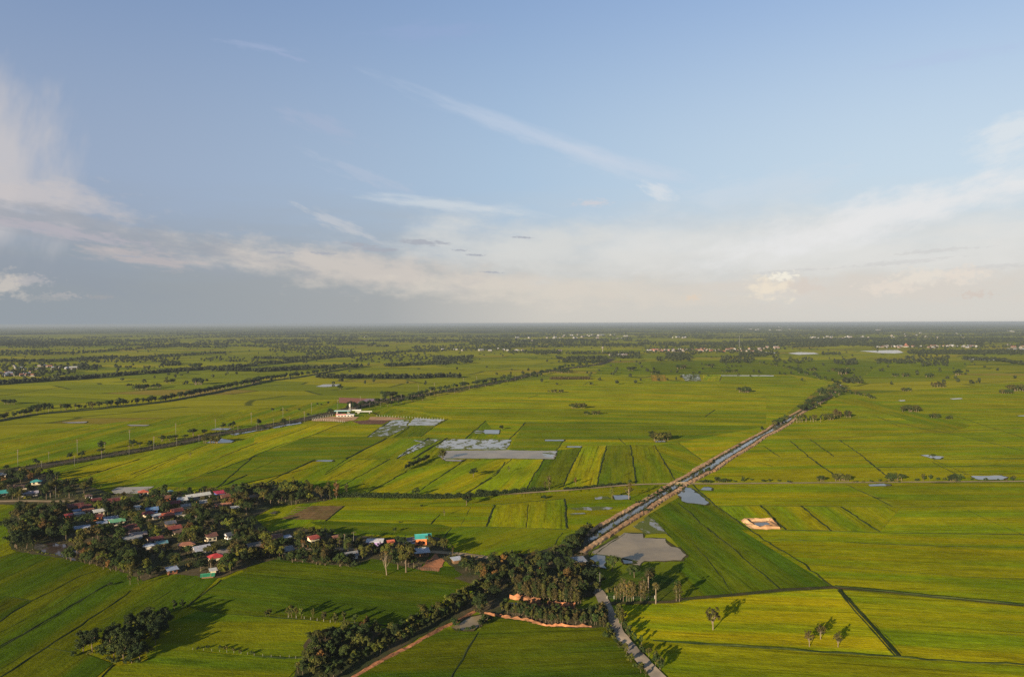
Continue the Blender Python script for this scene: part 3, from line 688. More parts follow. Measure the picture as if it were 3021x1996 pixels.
# roads
HIGHWAY = 'H -300 1500 0 1448 300 1402 950 1300 1650 1180 2000 1095 2373 1040 I 150 1015 450 962 700 905 900 858 1100 805 1500 742 2100 645 2373 592 J 200 545 450 500 850 450 960 400'
ribbon('road_verge', pts(HIGHWAY), 24, 'verge', 'scrubby verge of the highway', 'verge', 12, .1)
ribbon('highway', pts(HIGHWAY), 6.5, 'asphalt', 'asphalt highway crossing the paddies', 'road', 12, .01)
TRACK = 'B 880 362 C 0 372 200 356 650 330 850 316 1000 308 1550 260 1700 251 2000 243 2373 246 D 300 186 1000 180 2357 170 3500 168'
ribbon('dirt_track', pts(TRACK), 3.4, 'dust_road', 'pale dirt track crossing the canal', 'track')
ribbon('concrete_lane', pts('G 1250 380 1330 490 1385 600 1440 730 1500 850 1640 1020 1800 1185 1900 1290 2050 1450'), 5.0, 'concrete_road', 'worn concrete lane lined with shrubs', 'lane', 3, .05)
LM.append(('the concrete lane', at('G', 1480, 840)))
ridge('dirt_path', pts('F 900 1400 1000 1342 1250 1190 1560 1035 1850 865 2000 800 2200 690'), 2.6, .4, 'red_earth', 'reddish dirt path beside the double tree row', 'path', 2, .22)
ribbon('village_road', pts('A -300 410 0 410 250 407 500 410 710 408'), 5, 'dust_road', 'sandy village road behind the trees', 'road')
ribbon('village_road', pts('B 150 870 700 850 1150 860 1500 880 1850 884 2100 905 2373 940 C 280 945'), 4.5, 'dust_road', 'sandy road through the strip of houses', 'road')

for lab, spec, wd in (('dark grassy swath under the first tree line', 'H -120 992 0 968 300 915 900 862 1110 842 1500 800 1900 728 2373 632 I 0 622 400 572 800 500 1000 488', 16), ('dark grassy swath under the second tree line', 'H -100 645 320 616 750 590 1340 535 1750 510 2373 465 I 250 443 700 393 980 368', 22)):
    ribbon('dark_swath', pts(spec), wd, 'bund_grass', lab, 'swath', 14, .2)  # dark grass-coloured ribbon laid along the foot of each tree line
# orange earth banks in the plantation
ridge('earth_bank', pts('G 495 510 560 520 680 545 775 558'), 3.6, 1.3, 'red_earth', 'lit orange earth bank under the tall plantation', 'earth bank', 1.5, .35)
ridge('earth_bank', pts('G 842 568 950 580 1100 588'), 3.0, 1.0, 'red_earth', 'broken orange bank beside the brown pool', 'earth bank', 1.5, .35)
ridge('earth_bank', pts('G 250 665 430 690 640 722 740 752 830 774 1000 780 1250 786'), 1.5, .6, 'red_earth', 'low orange bank along the plantation edge', 'earth bank', 1.1, .55)
for k in range(7):   # furrow ridges in the ploughed strips
    a, b = at('B', 545 - k * 22, 462 + k * 18), at('B', 975 - k * 22, 458 + k * 19)
    ridge('furrow_ridge', [a, b], .7, .35, 'verge', ordinal(k + 1) + ' pale ridge of the ploughed strips counted from the far end', 'furrow ridge', 2, .35)

# ------------------------------------------------------------------ the canal
LB = 'C 1190 740 1270 676 1500 542 1700 430 1860 332 1960 268 2010 240 2373 38 J 1700 1432 2000 1262 2200 1152 2373 1062 K 100 995 310 882 560 730 690 620'
RB = 'C 1150 900 1200 862 1400 732 1600 600 1760 502 1880 412 2070 302 2130 252 2250 192 2373 122 J 1880 1442 2060 1312 2250 1202 2373 1112 K 130 1052 240 987 350 892 600 752 720 640'
lb, rb = pts(LB), pts(RB)
sheet('canal_water', [p for p in lb] + [p for p in rb[::-1]], 'pond_water', label='irrigation canal between tan banks', cat='canal')
ridge('canal_bank', lb, 4.2, 1.2, 'tan_earth', 'tan earth bank on the village side of the canal', 'canal bank', 3, .12, .6)
ridge('canal_bank', rb, 4.2, 1.2, 'tan_earth', 'tan earth bank on the open side of the canal', 'canal bank', 3, .12, .6)
for lst, lab, sd in ((lb, 'scrub strip along the inner foot of the village side bank', 1), (rb, 'scrub strip along the inner foot of the open side bank', -1)):
    Q = [p + Vector((2.4 * sd, -1.0 * sd, 0)) for p in resample(lst, 6)]
    ridge('bank_scrub', Q, 1.6, .9, 'verge', lab, 'scrub', 2.5, .45)
LM.append(('the canal crossing', at('C', 2060, 245)))
LM.append(('the upper canal bend', at('K', 640, 650)))
LM.append(('the near end of the canal', at('C', 1250, 720)))

# culvert bridge where the track crosses
br = bpy.data.objects.new('bridge', None); COL.objects.link(br)
a, b = at('C', 2000, 246), at('C', 2140, 247)
br.location = a.lerp(b, .5); br.rotation_euler.z = math.atan2((b - a).y, (b - a).x)
L = (b - a).length
s = Shape(); s.box(-L / 2, L / 2, -2.2, 2.2, .55, .95); link('deck', s.mesh('deck', 'dust_road'), br)
for q in (-2.1, 2.1):
    s = Shape(); s.box(-L / 2, L / 2, q - .08, q + .08, .96, 1.2); link('parapet', s.mesh('parapet', 'dust_road'), br)
for q in (-L * .3, 0, L * .3):
    s = Shape(); s.box(q - .3, q + .3, -1.9, 1.9, -.5, .54); link('pier', s.mesh('pier', 'concrete'), br)
tag(br, 'low concrete bridge carrying the dirt track over the canal', 'bridge')

# ------------------------------------------------------------------ houses
MAROON, RED, CRIM, ORED, RUST = (.10, .022, .020), (.36, .035, .028), (.50, .012, .045), (.48, .10, .045), (.19, .075, .04)
GREY, PALE, BLGREY, BLUE, GREEN, PGREEN, TEAL, SLATE = (.30, .30, .30), (.52, .52, .50), (.30, .36, .48), (.08, .18, .36), (.13, .36, .20), (.38, .58, .42), (.03, .32, .30), (.085, .095, .125)
TERRA, BROWN, ROSY = (.30, .12, .065), (.13, .075, .05), (.36, .28, .27)
CREAM, WHITE, ORANGE, REDW, WOOD, CONC, BLUEW = (.62, .52, .36), (.75, .74, .70), (.52, .17, .06), (.42, .07, .04), (.17, .10, .055), (.36, .33, .29), (.06, .12, .32)
# crop, x, y, length, width, wall height, axis degrees from straight ahead to the right, roof kind, roof, wall, label
HOUSES = [
    ('V', 1240, 575, 15, 9, 3.2, 48, 'gable', MAROON, WOOD, 'long maroon roofed house, biggest dark red roof of the village'),
    ('V', 1400, 590, 11, 7, 3.4, 48, 'gable', MAROON, ORANGE, 'maroon roofed house with a bright orange gable'),
    ('V', 1460, 650, 9, 6, 3.2, 50, 'gable', RUST, WHITE, 'rust roofed house with a white gable wall'),
    ('V', 1630, 660, 10, 6.5, 3.2, 48, 'gable', PALE, CREAM, 'pale grey roofed house with a cream gable'),
    ('V', 1600, 745, 9, 6, 3.2, 55, 'gable', MAROON, ORANGE, 'dark red roofed house with an orange porch front'),
    ('V', 1310, 690, 8, 5, 2.5, 50, 'shed', GREY, CONC, 'flat grey roofed shed beside the white gable house'),
    ('V', 1270, 640, 6, 4, 2.4, 40, 'shed', BLUE, BLUEW, 'small blue roofed shed'),
    ('V', 1830, 785, 12, 6, 3.4, 50, 'gable', BLGREY, REDW, 'blue grey roofed house with a red gable'),
    ('V', 1930, 835, 13, 7, 3.6, 48, 'gable', GREEN, CREAM, 'green roofed house with a cream gable'),
    ('V', 1690, 850, 8, 5, 2.6, 50, 'shed', BLGREY, CONC, 'low blue grey lean-to beside the green roofed house'),
    ('V', 1350, 925, 13, 5, 2.8, 52, 'gable', BLGREY, CREAM, 'long narrow light blue grey shed'),
    ('V', 2140, 925, 12, 8, 3.0, 48, 'gable', MAROON, WOOD, 'broad maroon roofed house in the village middle'),
    ('V', 2190, 990, 10, 6, 3.4, 48, 'gable', RUST, CREAM, 'rust striped roof house with cream gable and dark windows'),
    ('V', 2280, 1040, 14, 6, 2.8, 58, 'gable', ROSY, MAROON, 'rosy grey long roof with a dark red wall'),
    ('V', 2190, 1095, 15, 5.5, 2.4, 58, 'shed', GREY, CONC, 'long low grey lean-to at the village middle'),
    ('V', 1465, 395, 6, 6, 3.0, 50, 'hip', BROWN, WHITE, 'small brown roofed pavilion with white walls'),
    ('V', 1590, 470, 10, 7, 3.0, 50, 'gable', MAROON, WOOD, 'half hidden maroon roof behind the pavilion'),
    ('V', 1900, 470, 13, 7, 3.0, 55, 'gable', MAROON, WOOD, 'dark maroon roof sunk among the rear trees'),
    ('V', 600, 160, 11, 9, 3.2, 60, 'hip', TEAL, CREAM, 'teal hip roofed house in the far corner wood'),
    ('V', 30, 350, 10, 9, 3.2, 50, 'gable', TEAL, CREAM, 'teal roofed house at the photo edge'),
    ('V', 490, 350, 17, 6, 3.0, 62, 'gable', (.30, .28, .34), CONC, 'lavender grey long roof beside the village road'),
    ('V', 390, 285, 6, 5, 4.5, 50, 'shed', BROWN, CREAM, 'narrow tall cream walled house behind the lavender roof'),
    ('V', 330, 240, 12, 6, 3.0, 60, 'gable', BROWN, WOOD, 'dim brown roof among the corner trees'),
    ('V', 30, 40, 9, 7, 3.0, 60, 'gable', PALE, CREAM, 'pale roofed house at the edge nearest the highway'),
    ('V', 2270, 580, 5, 4, 2.6, 60, 'shed', WHITE, WHITE, 'white canvas canopy between village trees'),
    ('V', 1135, 715, 6, 4, 2.4, 50, 'shed', RED, REDW, 'small red shed under dark trees'),
    ('W', 130, 335, 10, 9, 3.2, 60, 'hip', ORED, CREAM, 'bright orange red hip roofed house by the concrete yard'),
    ('W', 570, 325, 5, 5, 3.2, 50, 'hip', PGREEN, CREAM, 'pale green roofed hut at the back of the village'),
    ('W', 490, 430, 11, 7, 3.0, 55, 'gable', RUST, ORANGE, 'rusty roofed house with orange porch posts'),
    ('W', 1030, 395, 27, 7, 3.2, 47, 'gable', PALE, CONC, 'very long pale grey roofed hall'),
    ('W', 770, 475, 10, 8, 3.6, 60, 'shed', (.62, .62, .58), CREAM, 'whitish single slope roof in front of the long hall'),
    ('W', 630, 515, 12, 7, 2.8, 52, 'gable', (.20, .02, .03), WOOD, 'crimson dark roof beside the whitish slope'),
    ('W', 830, 560, 9, 5, 2.8, 52, 'gable', GREY, CREAM, 'small light grey roof near the orange gable house'),
    ('W', 1100, 520, 11, 7, 3.6, 48, 'gable', GREY, ORANGE, 'grey roofed house with an orange gable'),
    ('W', 1390, 365, 10, 8, 3.8, 50, 'shed', CRIM, BLUEW, 'vivid crimson roofed house with a blue wall'),
    ('W', 1490, 410, 11, 8, 3.4, 45, 'gable', RUST, BROWN, 'rusty gabled barn next to the crimson roof'),
    ('W', 1440, 545, 16, 5, 2.8, 62, 'gable', TERRA, WOOD, 'long rusty pink low roof under the crimson one'),
    ('W', 1640, 590, 7, 4, 2.6, 62, 'shed', PALE, CONC, 'short light grey lean-to by the tall wood'),
    ('W', 1970, 405, 10, 5, 2.6, 70, 'shed', (.28, .18, .11), WOOD, 'tan shed at the edge of the ploughed plot wood'),
    ('W', 270, 625, 11, 7, 3.0, 60, 'gable', BLUE, BLUEW, 'blue roofed house beside the red curved roof'),
    ('W', 210, 690, 10, 7, 3.0, 70, 'hip', RED, CREAM, 'low red hip roofed house with a cream front'),
    ('W', 350, 725, 9, 5, 2.6, 45, 'shed', PALE, CONC, 'whitish sloping shed between two red roofs'),
    ('W', 530, 710, 11, 6, 2.8, 48, 'gable', ORED, WOOD, 'orange red roofed house ahead of the porch house'),
    ('W', 680, 650, 11, 7, 3.2, 48, 'gable', MAROON, ORANGE, 'maroon roofed house with an orange framed porch'),
    ('W', 750, 690, 11, 5, 2.4, 55, 'shed', SLATE, CONC, 'dark grey lean-to with a pale edge'),
    ('W', 570, 850, 9, 6, 2.8, 50, 'gable', SLATE, WOOD, 'dark slate roof deep among the trees'),
    ('W', 640, 935, 11, 6.5, 3.0, 48, 'gable', (.22, .045, .03), WOOD, 'red brown roof with orange edge boards'),
    ('W', 690, 1005, 8, 6, 3.4, 48, 'gable', BROWN, CREAM, 'brown roofed house with a lit cream gable'),
    ('W', 320, 1130, 12, 7, 3.2, 48, 'gable', MAROON, CREAM, 'maroon roof with rounded cream gable'),
    ('W', 230, 1220, 9, 6, 2.6, 70, 'hip', BLGREY, CONC, 'blue grey hip roof ahead of the maroon one'),
    ('W', 440, 1175, 8, 4, 2.4, 60, 'shed', (.10, .26, .30), CONC, 'dull teal lean-to roof'),
    ('W', 1240, 1095, 9, 7, 4.2, 45, 'gable', (.17, .07, .05), CREAM, 'tall brown roofed house with a cream gable'),
    ('W', 1550, 1055, 7, 6, 3.2, 40, 'gable', SLATE, WHITE, 'slate roofed house with white gable boards'),
    ('W', 840, 1220, 13, 7, 3.4, 65, 'hip', TERRA, (.45, .28, .16), 'terracotta hip roofed house with arched front'),
    ('W', 1090, 1290, 13, 10, 3.0, 48, 'gable', (.36, .37, .44), CONC, 'broad pale lavender roof with white ridge'),
    ('W', 1330, 1430, 11, 9, 3.6, 52, 'hip', (.46, .03, .03), CREAM, 'bright red hip roofed house near the front trees'),
    ('W', 1450, 1340, 10, 6, 3.0, 55, 'gable', (.20, .17, .16), CONC, 'old grey roof behind the bright red one'),
    ('W', 1950, 1235, 11, 7, 3.2, 50, 'gable', (.16, .15, .14), WOOD, 'dark roof with white edge board'),
    ('E', 1605, 290, 7, 5.5, 3.0, 50, 'shed', BLGREY, (.30, .12, .06), 'blue grey roofed hut at the rice edge'),
    ('E', 1940, 325, 9, 4, 1.6, 75, 'gable', (.012, .17, .08), WOOD, 'low green canvas shelter at the rice edge'),
    ('E', 1990, 290, 4, 3.5, 2.4, 60, 'shed', PALE, CREAM, 'tiny cream shed under the red roof'),
    ('X', 195, 345, 10, 8, 3.2, 55, 'gable', (.25, .10, .06), CREAM, 'terracotta gabled house first in the strip'),
    ('X', 300, 340, 8, 4, 2.8, 50, 'shed', BLGREY, CONC, 'small blue lean-to beside the terracotta gable'),
    ('X', 590, 372, 9, 7, 4.4, 48, 'gable', (.33, .06, .04), CREAM, 'red roofed cream house standing tall in the strip'),
    ('X', 310, 478, 9, 8, 3.2, 48, 'gable', (.27, .28, .30), CREAM, 'grey gabled house with cream end facing the rice'),
    ('X', 825, 335, 5, 4, 2.6, 45, 'gable', TERRA, WOOD, 'tiny terracotta hut behind the strip'),
    ('X', 1245, 395, 14, 6, 3.4, 88, 'shed', (.62, .60, .62), (.26, .18, .36), 'long white roofed shop with a violet wall'),
    ('X', 985, 528, 11, 8, 2.8, 60, 'gable', (.17, .18, .20), WHITE, 'low grey roof with a white gable by the rice'),
    ('X', 1735, 375, 10, 9, 5.0, 80, 'gable', TEAL, ORANGE, 'bright teal roofed villa with orange walls'),
    ('X', 1790, 360, 7, 8, 4.6, 80, 'gable', TEAL, CREAM, 'teal roofed wing beside the villa'),
    ('X', 1610, 375, 9, 6, 3.0, 40, 'gable', (.14, .18, .26), BLUEW, 'slate blue roof leaning toward the villa'),
    ('X', 1735, 500, 13, 8, 3.0, 75, 'shed', (.44, .48, .54), WOOD, 'pale blue grey carport roof with a white beam'),
    ('X', 2110, 575, 7, 5, 2.6, 60, 'shed', (.44, .48, .55), WOOD, 'small pale blue shed by the red earth yard'),
    ('X', 1410, 385, 5, 4, 2.6, 70, 'gable', ORED, ORANGE, 'little orange hut behind the tall tree'),
    ('C', 1130, 1005, 10, 7.5, 3.5, 72, 'shed', (.17, .20, .25), (.22, .20, .18), 'pale walled hut with a blue grey sloping roof'),
]
HOUSE_AT = []
ASPECT = {}


def house(i, crop, x, y, L, W, h, az, kind, roofc, wallc, label):
    L, W, h = L * .57, W * .57, h * .8
    roofc = tuple(v * .58 + .05 * sum(roofc) / 3 for v in roofc); wallc = tuple(v * .72 for v in wallc)
    P = at(crop, x, y)
    e = bpy.data.objects.new('house', None); COL.objects.link(e)
    e.location = P; e.rotation_euler.z = math.radians(90 - az)
    l, w = L / 2, W / 2
    rise = {'gable': W * .27, 'hip': W * .26, 'shed': W * .16}[kind]
    s = Shape()
    s.box(-l, l, -w, w, -.3, h)
    if kind == 'gable':
        for sx in (-1, 1):
            s.add([(sx * l, -w, h), (sx * l, w, h), (sx * l, 0, h + rise), (sx * (l - .15), -w, h), (sx * (l - .15), w, h), (sx * (l - .15), 0, h + rise)],
                  [(0, 1, 2), (5, 4, 3), (0, 2, 5, 3), (1, 4, 5, 2)])
    wl = link('wall', s.mesh('wall', 'wall_paint'), e); wl.color = (*wallc, 1)
    o = .7; t = .12
    s = Shape()
    hh = h + .03
    if kind == 'gable':
        k = rise / w; a = w + o
        for sy in (-1, 1):
            z0 = hh - o * k
            v = [(-l - o, sy * a, z0), (l + o, sy * a, z0), (l + o, 0, hh + rise), (-l - o, 0, hh + rise)]
            v += [(p, q, r + t) for p, q, r in v]
            f = [(0, 1, 2, 3), (7, 6, 5, 4), (0, 4, 5, 1), (1, 5, 6, 2), (3, 2, 6, 7), (0, 3, 7, 4)]
            s.add(v, f if sy > 0 else [q[::-1] for q in f])
    elif kind == 'shed':
        k = rise / W
        z0, z1 = hh - o * k, hh + rise + o * k
        v = [(-l - o, -w - o, z0), (l + o, -w - o, z0), (l + o, w + o, z1), (-l - o, w + o, z1)]
        v += [(p, q, r + t) for p, q, r in v]
        s.add(v, [(3, 2, 1, 0), (4, 5, 6, 7), (0, 1, 5, 4), (1, 2, 6, 5), (2, 3, 7, 6), (3, 0, 4, 7)])
    else:
        r = max(.3, l - w)
        b_ = [(-l - o, -w - o, hh - .2), (l + o, -w - o, hh - .2), (l + o, w + o, hh - .2), (-l - o, w + o, hh - .2)]
        v = b_ + [(p, q, r_ + t) for p, q, r_ in b_] + [(-r, 0, hh + rise), (r, 0, hh + rise)]
        s.add(v, [(3, 2, 1, 0), (0, 1, 5, 4), (1, 2, 6, 5), (2, 3, 7, 6), (3, 0, 4, 7), (4, 5, 9, 8), (6, 7, 8, 9), (5, 6, 9), (7, 4, 8)])
    rf = link('roof', s.mesh('roof', 'sheet_roof'), e); rf.color = (*roofc, 1)
    if kind == 'gable':
        s = Shape(); s.box(-l - o - .05, l + o + .05, -.22, .22, hh + rise + t - .06, hh + rise + t + .06)
        c = link('ridge_cap', s.mesh('ridge_cap', 'sheet_roof'), rf); c.color = (*[min(.75, v * 1.5 + .03) for v in roofc], 1)
    if kind == 'shed':   # fill under the higher eave
        s = Shape(); s.add([(-l, -w + .3, h), (l, -w + .3, h), (l, w, h), (-l, w, h), (l, w, h + rise), (-l, w, h + rise)], [(0, 1, 4, 5), (2, 3, 5, 4), (1, 2, 4), (3, 0, 5)])
        c = link('upper_wall', s.mesh('upper_wall', 'wall_paint'), wl); c.color = (*wallc, 1)
    # openings on the sunlit end and the side facing the camera
    s = Shape(); s.box(-l - .05, -l, -.55, .45, 0, min(2.1, h - .3)); link('door', s.mesh('door', 'timber'), e)
    for sy in (-.33, .33):
        if h > 2.3:
            s = Shape(); s.box(-l - .06, -l, sy * W - .5, sy * W + .5, 1.0, min(2.1, h - .35)); link('window', s.mesh('window', 'dark_glass'), e)
    if h > 2.3:
        n = 2 if L < 13 else 3
        for q in range(n):
            cx = -l + L * (q + .5) / n
            s = Shape(); s.box(cx - .6, cx + .6, -w - .06, -w, 1.0, min(2.1, h - .35)); link('window', s.mesh('window', 'dark_glass'), e)
    if 'porch' in label or 'carport' in label:
        for q in (-.9, -.3, .3, .9):
            s = Shape(); s.box(-l - 2.2, -l - 2.0, q * w - .1, q * w + .1, 0, h - .35); link('porch_post', s.mesh('porch_post', 'whitewash'), e)
        s = Shape(); s.box(-l - 2.5, -l - .72, -w - .3, w + .3, h - .34, h - .22)
        c = link('porch_roof', s.mesh('porch_roof', 'sheet_roof'), e); c.color = (*[v * 1.1 for v in roofc], 1)
    if 'white beam' in label or 'white edge' in label:
        s = Shape(); s.box(-l - o, l + o, w + o + .02, w + o + .2, h + rise - .1 if kind == 'shed' else h - .45, h + rise + .45 if kind == 'shed' else h + .05); link('fascia', s.mesh('fascia', 'whitewash'), rf)
    tag(e, label, 'house', 'village houses')
    HOUSE_AT.append((P, L, W, h, label))


SHORT = {}
for i, row in enumerate(HOUSES):
    house(i, *row)
    lab = row[-1].replace(',', '')
    stop = set('with of ahead beside by at in near behind under between next deep leaning facing first standing biggest sunk to half'.split())
    w_ = lab.split(); n = next((k for k, q in enumerate(w_) if k > 1 and q in stop), len(w_))
    SHORT.setdefault(' '.join(w_[:n]), []).append((lab, at(*row[:3])))
for short, rows0 in SHORT.items():
    for lab, p in rows0:
        LANDMARKS.append(('the ' + (short if len(rows0) == 1 else lab), p))

# ------------------------------------------------------------------ petrol station by the highway
def box_obj(name, dims, mat, parent, colour=None):
    s = Shape()
    for d in dims:
        s.box(*d)
    o = link(name, s.mesh(name, mat), parent)
    if colour: o.color = (*colour, 1)
    return o


def thing(name, loc, rz, label, cat, group=None):
    e = bpy.data.objects.new(name, None); COL.objects.link(e)
    e.location = loc; e.rotation_euler.z = rz
    return tag(e, label, cat, group)


hw = pts(HIGHWAY); hdir = (at('I', 900, 858) - at('I', 450, 962)); HANG = math.atan2(hdir.y, hdir.x)
e = thing('station_building', at('I', 840, 932), 0.05, 'white walled petrol station building with grey roof', 'building'); e.scale = (.8, .8, .8)
box_obj('wall', [(-14, 14, -4, 4, 0, 3.6)], 'whitewash', e)
box_obj('roof', [(-14.8, 14.8, -4.8, 4.8, 3.63, 4.0)], 'sheet_roof', e, (.30, .30, .32))
for q in (-11, -6, -1, 4, 9):
    box_obj('window', [(q, q + 2.6, -4.05, -4, .9, 2.6)], 'dark_glass', e)
box_obj('sign_band', [(-14.9, 2, -4.95, -4.81, 3.55, 4.3)], 'wall_paint', e, (.5, .09, .05))
box_obj('door', [(12, 13.4, -4.06, -4, 0, 2.3)], 'timber', e)
for (x, y, L, W, h, labl, c) in [('I', 815, 21, 11, 4.4, 'teal edged fuel canopy on white columns', (.10, .34, .34)), ('I', 925, 18, 9, 4.2, 'white fuel canopy beside the water tower', (.7, .7, .66)), ('I', 1010, 22, 6, 3.0, 'low pale parking shelter beyond the fuel canopies', (.6, .58, .52))]:
    yy = {815: 908, 925: 900, 1010: 905}[y]
    e = thing('fuel_canopy', at('I', y, yy), .05, labl, 'canopy', 'petrol station canopies')
    box_obj('roof', [(-L / 2, L / 2, -W / 2, W / 2, h, h + .55)], 'wall_paint', e, (.38, .36, .32))
    box_obj('fascia', [(-L / 2 - .06, L / 2 + .06, -W / 2 - .06, -W / 2 - .01, h + .05, h + .45)], 'wall_paint', e, c)
    for sx in (-.35, .35):
        for sy in (-.3, .3):
            box_obj('column', [(sx * L - .3, sx * L + .3, sy * W - .3, sy * W + .3, 0, h - .01)], 'whitewash', e)
LANDMARKS.append(('the petrol station', at('I', 840, 925)))
# water tower
e = thing('water_tower', at('I', 883, 892), 0, 'white water tower on legs above the petrol station', 'water tower')
s = Shape(); s.tube([(0, 0, 12), (0, 0, 12.3), (0, 0, 18.6), (0, 0, 19.3)], [1.6, 2.3, 2.3, .5], 16); link('tank', s.mesh('tank', 'whitewash'), e)
for k in range(4):
    a = math.pi / 4 + k * math.pi / 2
    s = Shape(); s.tube([(2.2 * math.cos(a), 2.2 * math.sin(a), 0), (1.6 * math.cos(a), 1.6 * math.sin(a), 12.1)], [.3, .24], 6); link('leg', s.mesh('leg', 'whitewash'), e)
s = Shape()
for z in (4, 8):
    for k in range(4):
        a = math.pi / 4 + k * math.pi / 2; b_ = a + math.pi / 2; r_ = 2.2 - z * .05
        s.tube([(r_ * math.cos(a), r_ * math.sin(a), z), (r_ * math.cos(b_), r_ * math.sin(b_), z)], [.12, .12], 4)
link('brace', s.mesh('brace', 'whitewash'), e)
e.scale = (.62, .62, .62)
LANDMARKS.append(('the water tower', at('I', 883, 892)))


# fences: posts are parts of one fence
def fence(P, gap, h, label, mat='whitewash', thick=.18, wire=True):
    Q = resample(P, gap)[:95]
    e = thing('fence', Q[0], 0, label, 'fence')
    me = None
    s = Shape(); s.box(-thick / 2, thick / 2, -thick / 2, thick / 2, -.2, h); me = s.mesh('post', mat)
    for q in Q:
        o = link('post', me, e); o.location = q - Q[0]; o.scale.z = R.uniform(.92, 1.06)
    if wire:
        s = Shape()
        for z in (h * .45, h * .85):
            s.tube([q - Q[0] + Vector((0, 0, z)) for q in Q], [.025] * len(Q), 3, False)
        link('wire', s.mesh('wire', 'steel'), e)


fence(pts('I 535 968 700 972 828 985'), 2.8, 2.4, 'row of pale concrete posts in front of the petrol station', thick=.24, wire=False)
fence(pts('I 535 968 640 945 720 930'), 3.5, 3.0, 'pale post fence on the highway side of the forecourt', 'concrete', .22, False)
fence(pts('I 1130 930 1250 937 1430 945 1480 948 1745 962'), 4.0, 2.2, 'long pale post fence behind the flooded plots', 'concrete', .26, False)
fence(pts('G 1395 530 1460 528 1520 530 1640 530 1780 530 1840 528'), 3.6, 1.7, 'white posts under the pale trunked trees', thick=.2)
fence(pts('E 1800 1003 1900 1008 2050 1020 2250 1040 2373 1052'), 2.4, 1.0, 'pale post fence in the weeds beyond the dark clump', 'pole_concrete', .08, False)
fence(pts('F 0 1130 170 1145 350 1152 480 1165'), 2.4, 1.0, 'pale post fence ending at the thicket', 'pole_concrete', .08, False)
fence(pts('B 1690 1045 1760 1050 1870 1065'), 1.1, 1.5, 'stake fence along the red earth yard', mat='timber', thick=.14)
fence(pts('F 340 752 500 765 760 800'), 3.0, 1.2, 'thin posts under the small tree row', 'concrete', .08, False)

# ------------------------------------------------------------------ power poles along the highway
def pole_mesh(h, arms):
    s = Shape(); s.tube([(0, 0, -.3), (0, 0, h * .5), (0, 0, h)], [h * .011, h * .0095, h * .008], 8)
    p = s.mesh('post', 'pole_concrete', True)
    s = Shape()
    for z in arms:
        s.box(-1.3, 1.3, -.09, .09, z, z + .18)
        for q in (-1.15, -.5, .5, 1.15):
            s.box(q - .05, q + .05, -.05, .05, z + .19, z + .5)
    return p, s.mesh('crossarm', 'timber')


TALL, LOW = pole_mesh(14, (13.2, 11.6)), pole_mesh(9, (8.4,))
POLES = [('H', 165, 1385, 1), ('H', 450, 1350, 0), ('H', 383, 1440, 0), ('H', 712, 1280, 1), ('H', 687, 1390, 0), ('H', 965, 1255, 0), ('H', 937, 1340, 0), ('H', 1195, 1180, 1), ('H', 1190, 1290, 0), ('H', 1418, 1248, 1), ('H', 1620, 1112, 1), ('H', 1627, 1208, 0), ('H', 1985, 1067, 1), ('H', 1833, 1182, 0), ('H', 2192, 1096, 0), ('H', 2315, 1002, 1), ('H', 2028, 1098, 0),
         ('I', 20, 1062, 0), ('I', 178, 1022, 0), ('I', 265, 947, 1), ('I', 327, 1006, 0), ('I', 462, 987, 1), ('I', 528, 898, 1), ('I', 770, 868, 1), ('I', 978, 828, 1), ('I', 952, 882, 0), ('I', 1063, 866, 0), ('I', 1165, 850, 0), ('I', 1168, 780, 1), ('I', 1268, 828, 0), ('I', 1355, 808, 1), ('I', 1450, 792, 0), ('I', 1512, 715, 1), ('I', 1610, 752, 0), ('I', 1660, 692, 1), ('I', 1693, 738, 0), ('I', 1780, 722, 0), ('I', 1845, 716, 0), ('I', 1913, 692, 0), ('I', 1928, 640, 1), ('I', 1980, 686, 0), ('I', 2048, 622, 1), ('J', 62, 612, 1), ('J', 200, 572, 1),
         ('G', 1328, 462, 0)]
nt = nl = 0
for c, x, y, tl in POLES:
    if (c, x) == ('G', 1328):
        lab = 'white concrete pole by the lane bend in the wood'
    elif tl:
        nt += 1; lab = 'tall power pole, %s along the highway from the village' % ordinal(nt)
    else:
        nl += 1; lab = 'short roadside pole, %s along the highway from the village' % ordinal(nl)
    e = thing('power_pole', at(c, x, y), HANG + math.pi / 2 + R.uniform(-.1, .1), lab, 'power pole', 'poles along the highway')
    for me in (LOW[:1] if c == 'G' else TALL if tl else LOW):
        link(me.name.split('.')[0], me, e)
for c, x, y in (('V', 920, 400), ('V', 1195, 380), ('X', 1018, 420), ('X', 922, 445), ('W', 1000, 930)):
    e = thing('power_pole', at(c, x, y), R.uniform(0, 3), 'slim concrete pole standing beside the village road', 'power pole', 'village poles')
    for me in LOW:
        link(me.name.split('.')[0], me, e)

# ------------------------------------------------------------------ plants
def leaf_quads(c, nrm, size, rg):
    n = len(c)
    nrm = nrm / np.maximum(np.linalg.norm(nrm, axis=1, keepdims=True), 1e-6)
    t = rg.normal(size=(n, 3)); t -= nrm * (t * nrm).sum(1, keepdims=True); t /= np.linalg.norm(t, axis=1, keepdims=True)
    b = np.cross(nrm, t)
    s = size * rg.uniform(.6, 1.3, (n, 1))
    k = rg.uniform(.6, 1.0, (n, 1))
    return np.stack([c - t * s - b * s * k, c + t * s - b * s * k, c + t * s + b * s * k, c - t * s + b * s * k], 1)


